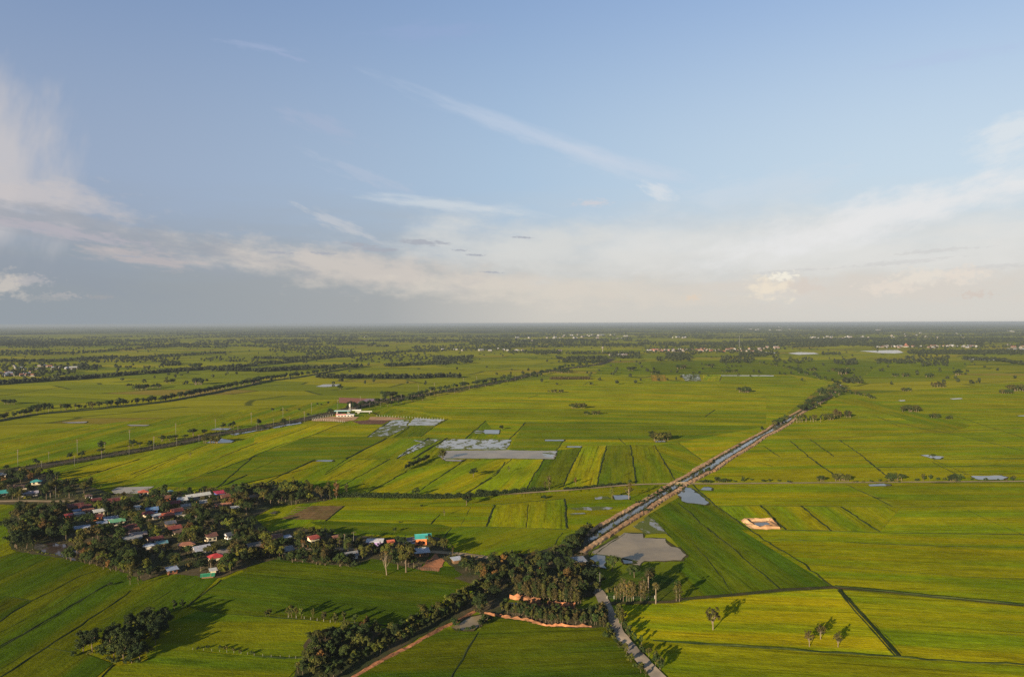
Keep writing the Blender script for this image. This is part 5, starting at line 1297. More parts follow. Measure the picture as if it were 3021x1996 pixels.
# highway trees
row('I 960 862 1060 835 1180 815 1300 790 1420 770 1500 752 1640 710 1750 690 1900 668 2050 640 2150 620 2300 600', 11, {'fardot': 3, 'spread': 1}, {'dark green': 4, 'deep green': 3}, (7, 11), 'trees along the highway beyond the station', 3, True, both=5)
row('I 1000 875 1200 835 1400 795 1650 742 1900 695 2300 632 J 100 580 250 555', 16, {'fardot': 1}, {'dark green': 4, 'deep green': 3, 'olive': 1}, (5, 9), 'trees on the near side of the far highway', 3, True, .15, both=5)
row('J 0 600 150 575 300 545 430 515 560 485 700 465 830 448', 22, {'fardot': 1}, {'dark green': 4, 'deep green': 3}, (9, 13), 'trees along the most distant highway stretch', 5, True, both=20)
row('H 1000 1310 1300 1250 1650 1195 1900 1145 2200 1090 2373 1050 I 100 1030', 22, {'bush': 1}, {'dark green': 3, 'deep green': 2}, (4, 7), 'bushes along the highway verge', 3, True)
row('H 700 1310 1000 1248 1300 1190 1500 1150 1750 1115 2000 1070 2373 1010', 26, {'fardot': 2, 'spread': 1}, {'dark green': 4, 'deep green': 2}, (5, 8.5), 'trees on the far side of the near highway', 5, True, .2, 1.15)
row('I 560 830 620 825 760 812', 9, {'bush': 2, 'fardot': 1}, LT, (4, 6), 'bushes ahead of the red field', 2, True)
row('I 180 885 240 875 330 880 420 875', 9, {'bush': 2, 'fardot': 1}, LT, (4, 6.5), 'bushes in the lime paddy before the station', 2, True)
# clipped dark hedge group on the bund
row('I 1395 1425 1450 1395 1500 1375 1560 1350 1610 1325', 3.4, {'young': 1, 'round': 1}, {'dark green': 4, 'deep green': 1}, (4.0, 5.4), 'trees of the short dark row on the bund', .4, True)
row('I 1010 935 1050 920 1100 910 1150 925', 6, {'young': 1, 'bush': 1}, {'deep green': 3, 'olive': 1}, (3, 5), 'shrubs beside the petrol station', 1, True)
# canal trees
row('C 1060 830 1100 790 1150 760 1230 690', 4, {'round': 1}, {'dark green': 2, 'deep green': 2, 'olive': 1}, (5, 7), 'trees at the near end of the canal', .8)
row('C 1700 430 1760 395 1860 345 1960 285', 4.0, {'bush': 3, 'young': 1}, {'dark green': 3, 'deep green': 2}, (3.2, 5), 'bushes on the village side canal bank', .6)
for x, y, h in ((1460, 640, 3.0), (1330, 720, 2.8), (1400, 690, 2.0), (1850, 410, 3.0), (1760, 505, 4.2), (1960, 330, 4.5), (1990, 310, 4), (2090, 280, 4.0), (2110, 300, 3.5), (2070, 270, 4.5), (2200, 165, 4.5), (2270, 150, 3.5), (2340, 130, 5.5), (1290, 720, 3.4), (1590, 560, 1.8), (1480, 640, 2.2), (2050, 265, 3)):
    plant('bush', at('C', x, y), h * .62, R.choice(['dark green', 'deep green']), 'bushes growing in the canal')
for x, y, h in ((1770, 1450, 5), (1840, 1440, 6), (2060, 1250, 4), (2130, 1200, 4), (2335, 1065, 8)):
    plant('bush' if h < 7 else 'fardot', at('J', x, y), h * .7, 'dark green', 'bushes growing in the upper canal', whole=True)
row('K 110 1005 150 985 220 955', 5, {'fardot': 1}, LT, (5, 8), 'trees over the upper canal', 2, True)
row('K 350 875 430 830 520 770 600 710 690 640', 11, {'fardot': 1}, LT, (8, 12), 'trees of the canal wood belt on its village side', 3, True, both=6)
row('K 420 860 520 800 620 740 720 670', 13, {'fardot': 1}, LT, (7, 11), 'trees of the canal wood belt on its open side', 3, True, both=6)
row('K 280 975 400 968 520 965', 3.2, {'farslim': 1}, {'deep green': 2, 'olive': 2}, (8, 11), 'close planted slim trees by the canal', 1, True, both=2)
row('K 740 700 830 715 920 735 1020 760', 7, {'fardot': 1}, LT, (5, 7), 'trees of the short row past the canal belt', 1.5, True)
row('K 0 440 150 465 300 500 400 540 500 560 620 600', 22, {'fardot': 1}, {'dark green': 3, 'deep green': 2}, (7, 11), 'trees of the dark line running to the canal bend', 5, True, both=12)
# dirt track bushes right of the canal
row('D 150 178 280 172 400 165 480 172 600 170 680 180', 4.5, {'bush': 3, 'young': 1}, {'dark green': 2, 'deep green': 3}, (3.6, 5.2), 'bushes along the dirt track past the crossing', 1, True)
row('D 1120 178 1250 170 1380 178 1460 172', 5, {'bush': 1}, {'deep green': 3, 'olive': 1}, (3, 5), 'bushes around the small track pond', 1.2, True)
row('D 1600 168 1680 160 1750 162 1830 165', 3.6, {'young': 1, 'bush': 1}, LT, (4, 6), 'trees of the dense part of the dirt track row', .8, True)
row('D 1990 160 2080 165 2180 165 2250 168 2300 152 2400 150', 6, {'bush': 1}, LT, (3, 6), 'bushes in front of the track pond', 1.2, True)
# small trees in the front paddies
row('F 120 735 180 730', 3, {'young': 1}, {'olive': 1}, (3, 4), 'small trees on the low front bund', .4)
row('F 330 750 380 752 430 755 480 762', 1.9, {'young': 3, 'round': 1}, {'olive': 2, 'yellow green': 1}, (4.4, 5.6), 'trees of the leafy group on the low front bund', .5)
row('F 610 770 700 785 800 800 900 805 1000 815 1120 830 1240 845', 2.8, {'young': 1}, {'olive': 2, 'deep green': 2, 'yellow green': .6, 'brown green': 1}, (3.6, 5.2), 'thin trees of the low front row', .8)
row('E 1560 680 1620 640 1720 605', 2.6, {'young': 1, 'bush': 1}, {'dark green': 3, 'deep green': 1}, (3, 5), 'shrubs trailing from the dark clump', .6)
row('E 1850 995 1950 985 2100 1000 2250 1025 2330 1040', 2.6, {'bush': 1}, {'deep green': 1, 'olive': 1}, (2, 3), 'bushes along the post fence', .5)
row('F 2050 890 2130 880 2200 880 2290 840 2340 780', 1.8, {'bush': 2, 'young': 1}, {'deep green': 1, 'dark green': 1}, (3, 4.4), 'bushes in front of the brown path pond', .5)
plant('young', at('F', 2260, 715), 5, 'brown green', None, 'brown tree at the back of the brown path pond')
plant('bush', at('F', 2010, 830), 3, 'deep green', None, 'bush between the dirt path and the brown pond')
row('E 340 95 450 110 560 125', 1.6, {'bush': 1}, {'yellow green': 1}, (1.6, 2.2), 'bright bushes edging the village pond', .3)
plant('round', at('E', 160, 60), 8, 'dark green', None, 'dark tree at the village tip beside the pond')
plant('round', at('E', 250, 55), 8, 'dark green', None, 'second dark tree at the village tip')
plant('wispy', at('E', 1215, 395), 9.5, 'olive', None, 'olive thin tree at the rice edge below the village')
plant('wispy', at('E', 1290, 395), 5, 'olive', None, 'short olive tree at the rice edge below the village')
plant('bush', at('E', 1030, 400), 1.8, 'dark green', None, 'tiny round bush in the front rice')
for x, y, h in ((1090, 1045, 3.4), (1150, 1050, 2.6), (1210, 1040, 2.4), (1050, 1020, 4.2), (1255, 1005, 3)):
    plant('bush' if h < 3.2 else 'round', at('C', x, y), h, R.choice(['dark green', 'deep green', 'olive']), 'shrubs round the pale walled hut')
for x, y in ((2050, 285), (2085, 290), (2150, 280)):
    plant('young', at('E', x, y), 5, 'yellow green', 'bright banana-like trees by the red roof')

row('E 740 1050 860 1065 960 1075 1080 1130 1200 1150 1300 1120', 3.0, {'bush': 1}, {'dark green': 2, 'deep green': 2, 'olive': 1}, (3, 5), 'bushes at the foot of the dark clump', 1.0)

# hedges
def hedge(spec, w, h, label, tone, n, thick=1.5):
    P = resample(pts(spec), 1.0); Q = []
    for _ in range(n):
        i = R.randrange(len(P)); p = P[i]
        hh = h * (.6 + .5 * (math.sin(i * .9) * .5 + .5) * R.uniform(.7, 1.1))
        Q.append((p.x + R.gauss(0, w * .3), p.y + R.gauss(0, w * .3), R.uniform(.05, 1) * hh))
    Q = np.array(Q); o0 = Q[:, :2].mean(0); c = Q - np.array([o0[0], o0[1], 0])
    q = leaf_quads(c, NR.normal(size=c.shape) + np.array([-.3, -.6, .4]), .16 * thick, NR)
    o = link('hedge', quad_mesh('hedge', q, ['leaves'])); o.location = (o0[0], o0[1], 0); o.color = (*TONES[tone], 1)
    tag(o, label, 'hedge')


hedge('B 880 372 1100 365 1300 372 1600 375 1900 380 2100 372 2373 355 C 200 352 400 345 650 322 780 312', 2.4, 3.6, 'long uneven bush hedge along the dirt track', 'dark green', 20000)
hedge('C 1000 300 1150 292 1300 275 1420 262 1550 250', 1.6, 2.0, 'lower hedge beside the yellow and green paddies', 'dark green', 7000)
hedge('J 400 590 560 590 740 588', 10, 6, 'dark brown sugarcane strip by the far highway', 'brown green', 6000, 4)

print('FILL', n1, n2, n3, n4, n5, n6, n7, n8, n9)

# ------------------------------------------------------------------ far settlements
def far_house_mesh(L, W, h, kind):
    s = Shape(); s.box(-L / 2, L / 2, -W / 2, W / 2, 0, h)
    nw = len(s.f)
    l, w, r = L / 2 + .6, W / 2 + .6, W * .3
    if kind:
        s.add([(-l, -w, h), (l, -w, h), (l, w, h), (-l, w, h), (-l, 0, h + r), (l, 0, h + r)], [(0, 1, 5, 4), (2, 3, 4, 5), (3, 0, 4), (1, 2, 5)])
    else:
        s.add([(-l, -w, h), (l, -w, h), (l, w, h), (-l, w, h), (0, 0, h + r)], [(0, 1, 4), (1, 2, 4), (2, 3, 4), (3, 0, 4)])
    return mesh('far_house', s.v, s.f, ['far_wall', 'sheet_roof'], [0] * nw + [1] * (len(s.f) - nw))


FH = [far_house_mesh(12, 8, 3.5, 1), far_house_mesh(15, 9, 4, 1), far_house_mesh(11, 10, 4, 0), far_house_mesh(22, 10, 4.5, 1)]
TOWNS = [  # crop, region, how many, scale, roofs, label, group
    ('H', [(-20, 300, 525, 565, 15), (100, 560, 470, 500, 12), (560, 700, 480, 505, 4)], 1.0, [ROSY, PALE, TERRA, BLGREY, WHITE, GREY], 'pale roofed house of the far village beyond the left paddies', 'houses of the far left village'),
    ('J', [(1270, 1620, 318, 335, 34), (1620, 2373, 310, 338, 40)], 1.25, [TERRA, (.42, .2, .12), ROSY, ORED, PALE], 'terracotta or pale roofed house in the long far town', 'houses of the long far town'),
    ('J', [(940, 1100, 370, 385, 6), (0, 130, 320, 330, 5), (450, 500, 325, 333, 3)], 1.2, [PALE, ROSY], 'pale house among the trees ahead of the far town', 'houses ahead of the far town'),
    ('K', [(1030, 1960, 278, 298, 48), (2230, 2400, 270, 300, 8), (0, 160, 292, 305, 9)], 1.5, [PALE, WHITE, ROSY, TERRA, PALE], 'white or pale roofed house in the town behind the lakes', 'houses of the town behind the lakes'),
    ('K', [(420, 960, 190, 215, 22), (1050, 1900, 160, 215, 12)], 2.6, [WHITE, PALE, ROSY], 'white speck of a building in the distant woods', 'distant buildings in the woods'),
    ('J', [(300, 1150, 178, 225, 22), (1480, 1720, 205, 215, 5), (0, 300, 210, 240, 5)], 2.4, [WHITE, PALE, ROSY], 'white speck of a building on the middle plain', 'distant buildings on the plain'),
    ('I', [(1600, 2373, 310, 335, 9), (1000, 1060, 196, 206, 2)], 1.5, [WHITE, PALE], 'white house among the trees of the middle plain', 'houses of the middle plain'),
    ('K', [(30, 290, 108, 138, 9), (2150, 2280, 142, 150, 3), (1000, 1060, 125, 140, 2)], 7, [WHITE, PALE], 'large white building close to the horizon', 'large buildings near the horizon'),
    ('J', [(1880, 1900, 98, 106, 1), (2180, 2330, 126, 136, 5), (800, 1000, 180, 190, 3)], 8, [WHITE, PALE], 'long white factory close to the horizon', 'factories near the horizon'),
]
for c, regs, sc, roofs, lab, grp in TOWNS:
    for x0, x1, y0, y1, n in regs:
        for k in range(n):
            p = at(c, R.uniform(x0, x1), R.uniform(y0, y1))
            o = link('far_house', R.choice(FH)); o.location = p; o.rotation_euler.z = R.choice([.2, 1.2, .6, 1.75]) + R.uniform(-.2, .2)
            s_ = sc ** .72 * .8 * R.uniform(.75, 1.2); o.scale = (s_, s_, min(s_, 1.5))
            rc = R.choice(roofs); o.color = (*[min(v, .5) * .55 for v in rc], 1)
            tag(o, lab, 'house', grp)
# radio mast, far water tower, temple
e = thing('radio_mast', at('J', 2127, 305), 0, 'slender lattice radio mast rising behind the far town', 'mast')
s = Shape()
for k in range(3):
    a = k * 2.094
    s.tube([(2 * math.cos(a), 2 * math.sin(a), 0), (.5 * math.cos(a), .5 * math.sin(a), 60)], [.25, .2], 5)
link('leg', s.mesh('leg', 'steel'), e)
s = Shape()
for z in range(3, 58, 4):
    r_ = 2 - z * .025
    for k in range(3):
        a, b_ = k * 2.094, (k + 1) * 2.094
        s.tube([(r_ * math.cos(a), r_ * math.sin(a), z), (r_ * math.cos(b_), r_ * math.sin(b_), z + 3)], [.15, .15], 4)
link('bracing', s.mesh('bracing', 'steel'), e)
e = thing('water_tower', at('J', 868, 346), 0, 'white mushroom water tower among the far trees', 'water tower')
s = Shape(); s.tube([(0, 0, 0), (0, 0, 17)], [1.6, 1.2], 10); link('shaft', s.mesh('shaft', 'far_wall'), e)
s = Shape(); s.tube([(0, 0, 17), (0, 0, 19), (0, 0, 25), (0, 0, 26)], [1.3, 4, 4.4, 1], 14); link('tank', s.mesh('tank', 'far_wall'), e)
e = thing('temple', at('K', 1300, 288), .3, 'temple hall with steep red tiered roof behind the lakes', 'temple'); e.scale = (.6, .6, .6)
s = Shape(); s.box(-20, 20, -10, 10, 0, 8); link('wall', s.mesh('wall', 'whitewash'), e)
s = Shape()
for b_, t_, z0, z1 in ((23, 13, 8.1, 15), (15, 8, 13, 22), (8, 4, 20, 31)):
    s.add([(-b_, -b_ * .55, z0), (b_, -b_ * .55, z0), (b_, b_ * .55, z0), (-b_, b_ * .55, z0), (-t_, 0, z1), (t_, 0, z1)], [(0, 1, 5, 4), (2, 3, 4, 5), (3, 0, 4), (1, 2, 5)])
o = link('roof', s.mesh('roof', 'sheet_roof'), e); o.color = (.22, .09, .055, 1)

# ------------------------------------------------------------------ distant trees as one mass, and undergrowth
far = []   # x, y, height, width


def far_add(px, py, h, w):
    if 1032 < py < 1058 and (2300 < px < 2425 or 2525 < px < 2675): return
    p = ground_at(px, max(py, 957.5)); far.append((p.x, p.y, h, w))


def far_line(spec, gap_px, jit, h=(7, 11), w=(3, 5)):
    T = spec.split(); c = T[0]; v = list(map(float, T[1:])); x0, y0, s_ = CROPS[c]
    P = [(x0 + v[i] * s_, y0 + v[i + 1] * s_) for i in range(0, len(v), 2)]
    for (ax, ay), (bx, by) in zip(P[:-1], P[1:]):
        n = int(abs(bx - ax) / gap_px) + 1
        for k in range(n):
            t = R.random()
            far_add(ax + (bx - ax) * t + R.gauss(0, 2), ay + (by - ay) * t + R.gauss(0, jit), R.uniform(*h), R.uniform(*w))


for sp_ in ('H -100 640 0 632 320 610', 'H 320 610 750 585 1150 550 1340 530', 'H 1340 540 1750 505', 'H 1750 508 2373 462 I 0', ):
    far_line(sp_.replace(' I 0', ''), 1.6, 1.0, (6, 10))
for sp_ in ('I 0 450 250 440 500 410', 'I 500 410 700 390 980 365', 'I 980 370 1400 340 1700 330', 'I 1200 470 1500 455 1850 440', 'I 0 515 150 510 400 495 1000 475', 'I 580 575 900 580 1200 578', 'I 1200 580 1550 580 1700 570 1900 575', 'H 450 360 900 340 1400 300 2100 262', 'H 0 430 450 430 800 410 950 395', 'H 950 390 1250 400 1600 375 1850 360 2080 350', 'I 0 400 300 405 900 375', 'J 550 400 900 395', 'J 440 395 520 410', 'J 0 345 250 345 480 350', 'J 520 355 1200 355', 'K 1800 395 2120 408', 'K 2120 410 2373 445', 'K 1380 350 1800 350 2373 350', 'K 1380 340 2373 335', 'K 0 360 300 350 700 355', 'K 730 605 850 605', 'H 1950 510 2373 515', 'I 1650 410 1900 400', 'I 0 520 450 500'):
    far_line(sp_, 1.8, 1.1, (7, 11), (3.5, 6))
for c, x0, x1, y0, y1, n in [('I', 190, 750, 290, 325, 170), ('I', 60, 300, 275, 300, 60), ('I', 130, 900, 315, 350, 110), ('I', 480, 830, 345, 375, 60), ('H', 0, 450, 200, 262, 240), ('H', 0, 460, 330, 372, 150), ('H', 60, 450, 285, 305, 70), ('H', 700, 1650, 395, 440, 150), ('H', 1480, 1660, 440, 470, 40), ('H', 0, 700, 450, 575, 150), ('H', 720, 820, 460, 505, 40), ('H', 850, 930, 475, 500, 14), ('K', 440, 860, 225, 275, 300), ('K', 1300, 2373, 318, 352, 330), ('J', 1450, 1710, 350, 400, 130), ('J', 2120, 2373, 352, 385, 70), ('J', 480, 910, 395, 440, 130), ('I', 1650, 2020, 380, 455, 130), ('J', 230, 480, 330, 365, 80), ('I', 1450, 2373, 285, 330, 300), ('J', 940, 1210, 350, 400, 100), ('J', 0, 900, 240, 300, 170), ('J', 900, 2373, 255, 300, 200), ('J', 1260, 2373, 305, 350, 260), ('K', 0, 500, 305, 360, 90), ('K', 1000, 2100, 255, 300, 240), ('K', 0, 420, 150, 240, 300), ('K', 400, 2373, 160, 225, 400), ('J', 1950, 2260, 385, 440, 90), ('J', 1360, 1680, 395, 425, 45), ('K', 1040, 1420, 410, 440, 60), ('K', 1430, 1680, 395, 465, 60), ('K', 640, 850, 405, 450, 40), ('K', 80, 450, 370, 440, 45), ('K', 1200, 1700, 365, 400, 40), ('H', 1060, 1400, 480, 505, 12), ('H', 1880, 2373, 395, 440, 40), ('I', 900, 1650, 360, 440, 110), ('I', 0, 900, 215, 275, 120), ('H', 450, 1400, 255, 330, 100)]:
    X0, Y0, s_ = CROPS[c]
    for _ in range(n):
        far_add(X0 + R.uniform(x0, x1) * s_, Y0 + R.uniform(y0, y1) * s_, R.uniform(6, 11), R.uniform(3.5, 6.5))
for _ in range(680):      # lone trees over the middle plain
    y = 1006 + 130 * R.random() ** 1.7
    far_add(R.uniform(-150, 3170), y, R.uniform(5, 10), R.uniform(2.8, 5.5))
for _ in range(330):      # wood lines toward the horizon
    y = 963 + 62 * R.random() ** 1.5; x = R.uniform(-300, 3300); L = R.uniform(40, 420); sl = R.uniform(-.03, .012)
    dens = int(L / 3.5)
    for k in range(dens):
        t = R.random()
        far_add(x + t * L, y + sl * t * L + R.gauss(0, .25 + (y - 957) * .012), R.uniform(8, 13), R.uniform(5, 10) * (1 + 14 / (y - 955)))
far = np.array(far)
nq = 18
n = len(far)
d = NR.normal(size=(n, nq, 3)); d /= np.linalg.norm(d, axis=2, keepdims=True)
hh, ww = far[:, 2][:, None], far[:, 3][:, None]
cx = far[:, 0][:, None] + d[:, :, 0] * ww * .8 * NR.uniform(.5, 1, (n, nq))
cy = far[:, 1][:, None] + d[:, :, 1] * ww * .8 * NR.uniform(.5, 1, (n, nq))
cz = hh * .55 + d[:, :, 2] * hh * .40 * NR.uniform(.6, 1, (n, nq))
sz = (hh * .13 + ww * .10) * NR.uniform(.7, 1.3, (n, nq))
C_ = np.stack([cx, cy, cz], 2).reshape(-1, 3)
q = leaf_quads(C_, (d + NR.normal(size=d.shape) * .35).reshape(-1, 3), sz.reshape(-1, 1), NR)
o = link('distant_trees', quad_mesh('distant_trees', q, ['leaves'])); o.color = (.021, .030, .011, 1)
tag(o, 'scattered woods, hedgerows and lone trees over the far plain', 'distant trees', kind='stuff')

U = []
for poly, n in ((v1, 26000), (v2, 7000), (v3, 5000), (v4, 11000), (v5, 8000)):
    x0, x1 = min(p.x for p in poly), max(p.x for p in poly); y0, y1 = min(p.y for p in poly), max(p.y for p in poly)
    k = 0
    while k < n:
        bx, by = R.uniform(x0, x1), R.uniform(y0, y1); k += 14
        if not inside((bx, by), poly): continue
        if any((Vector((bx, by, 0)) - P).length < (L + W) * .3 for P, L, W, h, _l in HOUSE_AT): continue
        for _ in range(14):
            U.append((bx + R.gauss(0, .8), by + R.gauss(0, .8), abs(R.gauss(0, .55))))
U = np.array(U)
q = leaf_quads(U, NR.normal(size=U.shape) + np.array([0, -.3, .6]), .24, NR)
o = link('undergrowth', quad_mesh('undergrowth', q, ['leaves'])); o.color = (.05, .055, .014, 1)
tag(o, 'low weeds and scrub under the village trees', 'undergrowth', kind='stuff')

U = []
for p in resample(hw, 1.1):
    if p.y > 1900 or p.y < 560: continue
    for sd_ in (-1, 1):
        if R.random() < .75 + .25 * math.sin(p.x * .05 + sd_):
            a_ = R.uniform(5, 11); nx, ny = -math.sin(HANG), math.cos(HANG)
            hh_ = R.uniform(.6, 3.2)
            for _ in range(9):
                U.append((p.x + nx * a_ * sd_ + R.gauss(0, .8), p.y + ny * a_ * sd_ + R.gauss(0, .8), abs(R.gauss(.35, .3)) * hh_))
for lst, sgn in ((lb, 1), (rb, -1)):          # scrub on the inner foot of the canal banks
    for p in resample(lst, .8):
        if R.random() < .62 + .38 * math.sin(p.y * .045 + sgn) and p.y < 1900:
            hh_ = R.uniform(.4, 1.8)
            for _ in range(3):
                U.append((p.x + 2.7 * sgn + R.gauss(0, .8), p.y - 1.2 * sgn + R.gauss(0, .8), .2 + abs(R.gauss(.4, .3)) * hh_))
U = np.array(U)
q = leaf_quads(U, NR.normal(size=U.shape) + np.array([0, -.3, .5]), .34, NR)
o = link('verge_scrub', quad_mesh('verge_scrub', q, ['leaves'])); o.color = (.034, .038, .012, 1)
tag(o, 'dark scrub on the highway verges and along the canal', 'scrub', kind='stuff')

# ------------------------------------------------------------------ labels that single things out
def relation(p, lp):
    d = p - lp
    if abs(d.x) > abs(d.y) * .55: return 'right of' if d.x > 0 else 'left of'
    return 'behind' if d.y > 0 else 'in front of'


seen = {}
rows_ = []
for o, p, noun in NEED_LABEL:
    name, lp = min(LANDMARKS, key=lambda a: (a[1] - p).length)
    rows_.append((noun, relation(p, lp), name, (p - lp).length, o))
groups = {}
for r_ in rows_:
    groups.setdefault(r_[:3], []).append(r_)
for (noun, rel, name), L in groups.items():
    L.sort(key=lambda a: a[3])
    for k, r_ in enumerate(L):
        pre = '' if len(L) == 1 else ordinal(k + 1) + ' '
        w_ = f'{pre}{noun} {rel} {name}'.split()
        if len(w_) > 16: w_ = [q for q in w_ if q not in ('mid-sized', 'large', 'small')]
        if len(w_) > 16: w_ = [q for q in w_ if q not in ('rounded', 'leafy', 'a', 'an')]
        r_[4]['label'] = ' '.join(w_[:16])

# ------------------------------------------------------------------ light, sky, air, camera
SUN_EL, SUN_AZ = math.radians(12.5), math.radians(212)      # azimuth clockwise from straight ahead
sd = Vector((math.sin(SUN_AZ) * math.cos(SUN_EL), math.cos(SUN_AZ) * math.cos(SUN_EL), math.sin(SUN_EL)))
li = bpy.data.lights.new('sun', 'SUN'); li.energy = 5.0; li.angle = math.radians(.53); li.color = (1.0, .84, .60)
so = bpy.data.objects.new('sun', li); COL.objects.link(so); so.rotation_euler = (-sd).to_track_quat('-Z', 'Y').to_euler()

world = bpy.data.worlds.new('World'); scene.world = world; world.use_nodes = True
N = Nodes(world.node_tree)
bg = N.n['Background']
sky = N.new('ShaderNodeTexSky', sky_type='NISHITA'); sky.sun_disc = False
sky.sun_elevation = SUN_EL; sky.sun_rotation = SUN_AZ; sky.air_density = 1.0; sky.dust_density = 1.0; sky.ozone_density = 1.5; sky.altitude = 100
SKY = .055
SKYTINT = (1.0, 1.0, 1.0)
K_ = 2 ** EXPO


def lin(c):
    return tuple((((v / 255 + .055) / 1.055) ** 2.4 if v > 10 else v / 255 / 12.92) / K_ for v in c)


gen = coords(N, 'Generated')
sx = N.new('ShaderNodeSeparateXYZ'); N.l.new(gen, sx.inputs[0])
AZ = N.m('MULTIPLY', N.m('ARCTAN2', sx.outputs[0], sx.outputs[1]), FPX)      # bearings in thousandths-like units
EL = N.m('MULTIPLY', N.m('ARCSINE', sx.outputs[2]), FPX)
colr = N.mix(1.0, sky.outputs[0], (SKY * SKYTINT[0], SKY * SKYTINT[1], SKY * SKYTINT[2], 1), 'MULTIPLY')


def bearing(px, py):
    d = direction(px, py)
    return math.atan2(d.x, d.y) * FPX, math.asin(d.z) * FPX


# veil of thin high cloud and horizon mist: depends on bearing and elevation
side = N.step(AZ, -1400, 1400)
hz = N.new('ShaderNodeValToRGB'); N.l.new(side, hz.inputs[0])
els = hz.color_ramp.elements
els[0].position, els[0].color = 0.0, (*lin((148, 156, 162)), 1)
els[1].position, els[1].color = 1.0, (*lin((214, 209, 200)), 1)
for q_, c_ in ((.30, (166, 168, 167)), (.55, (208, 202, 191))):
    e_ = els.new(q_); e_.color = (*lin(c_), 1)
md = N.new('ShaderNodeValToRGB'); N.l.new(side, md.inputs[0])
els = md.color_ramp.elements
els[0].position, els[0].color = 0.0, (*lin((156, 171, 194)), 1)
els[1].position, els[1].color = 1.0, (*lin((204, 221, 232)), 1)
e_ = els.new(.5); e_.color = (*lin((175, 198, 219)), 1)
wisp = N.noise(N.mapping(gen, (3, 3, 22)), 1.6, 4, .62)
hi = N.new('ShaderNodeValToRGB'); N.l.new(side, hi.inputs[0])
els = hi.color_ramp.elements
els[0].position, els[0].color = 0.0, (*lin((120, 145, 188)), 1)
els[1].position, els[1].color = 1.0, (*lin((147, 176, 221)), 1)
colr = N.mix(N.step(EL, 1700, 900, 0, .75), colr, hi.outputs[0])
colr = N.mix(N.step(EL, 1080, 280, 0, .92), colr, md.outputs[0])
low = N.step(N.m('ADD', EL, N.m('MULTIPLY', N.m('SUBTRACT', wisp, .5), 160)), 420, 60)
colr = N.mix(N.m('MULTIPLY', low, .92), colr, hz.outputs[0])


PREV = [None]


def cloud(px, py, deg, sxp, syp, colour, alpha, nz=2.0, soft=.75, amount=.9, seed=0.0, stretch=2.5):
    """one cloud at a fixed bearing: an oval broken up by noise"""
    global colr
    a0, e0 = bearing(px, py)
    c, s_ = math.cos(math.radians(deg)), math.sin(math.radians(deg))
    az_ = AZ if PREV[0] is None else N.m('MULTIPLY_ADD', PREV[0], 1e-4, AZ)      # keeps the clouds in order
    el_ = EL if PREV[0] is None else N.m('MULTIPLY_ADD', PREV[0], 1e-4, EL)
    u, v = N.m('SUBTRACT', az_, a0), N.m('SUBTRACT', el_, e0)
    p = N.m('ADD', N.m('MULTIPLY', u, c / sxp), N.m('MULTIPLY', v, s_ / sxp))
    q_ = N.m('ADD', N.m('MULTIPLY', u, -s_ / syp), N.m('MULTIPLY', v, c / syp))
    cv = N.new('ShaderNodeCombineXYZ')
    tiny = sxp * syp < 1500
    N.l.new(N.m('MULTIPLY_ADD', p, nz * sxp / syp / stretch if sxp > syp else nz, seed * 7.3 + px * .37), cv.inputs[0]); N.l.new(N.m('MULTIPLY', q_, nz), cv.inputs[1])
    nt_ = N.new('ShaderNodeTexNoise', noise_dimensions='2D'); N.l.new(cv.outputs[0], nt_.inputs['Vector']); nt_.inputs['Scale'].default_value = 1
    nt_.inputs['Detail'].default_value = 2 if tiny else 4; nt_.inputs['Roughness'].default_value = .6
    nn = nt_.outputs[0]
    r = N.m('SQRT', N.m('ADD', N.m('MULTIPLY', p, p), N.m('MULTIPLY', q_, q_)))
    r = N.m('ADD', r, N.m('MULTIPLY', N.m('SUBTRACT', nn, .5), -2.0 * amount))
    m_ = N.step(r, 1.0, 1.0 - soft, 0, alpha)
    PREV[0] = m_
    colr = N.mix(m_, colr, (*lin(colour), 1))


# broad pale veils
cloud(2350, 730, 0, 950, 150, (228, 227, 223), .72, 1.2, .95, .7, 1)
cloud(1540, 735, -4, 580, 120, (218, 218, 214), .68, 1.4, .95, .8, 2)
cloud(2600, 640, 13, 620, 75, (232, 232, 232), .85, 1.6, .9, .6, 3)
cloud(2980, 400, 14, 120, 70, (222, 228, 232), .75, 1.6, .9, .9, 4)
cloud(1040, 790, -6, 760, 70, (213, 204, 195), .75, 1.6, .9, .7, 5)
cloud(1700, 860, -2, 800, 60, (218, 210, 198), .65, 1.5, .95, .8, 6)
cloud(2600, 850, 0, 700, 60, (216, 209, 200), .7, 1.6, .9, .9, 7)
# bright bank at the left edge
cloud(-40, 470, 78, 330, 210, (202, 198, 199), .8, 1.5, .9, .7, 8)
cloud(150, 590, -6, 260, 70, (201, 195, 195), .65, 1.6, .9, .9, 9)
cloud(320, 690, -10, 560, 62, (158, 164, 174), .75, 1.9, .95, .9, 10, 4)
cloud(80, 640, -4, 300, 40, (162, 167, 177), .65, 1.9, .95, .9, 11, 4)
cloud(100, 800, -8, 420, 70, (146, 155, 168), .5, 1.3, .95, .6, 12)
cloud(420, 760, -6, 200, 30, (204, 190, 186), .5, 1.8, .9, .9, 13, 4)
cloud(170, 680, -8, 260, 22, (186, 180, 188), .6, 1.8, .8, .9, 14, 4)
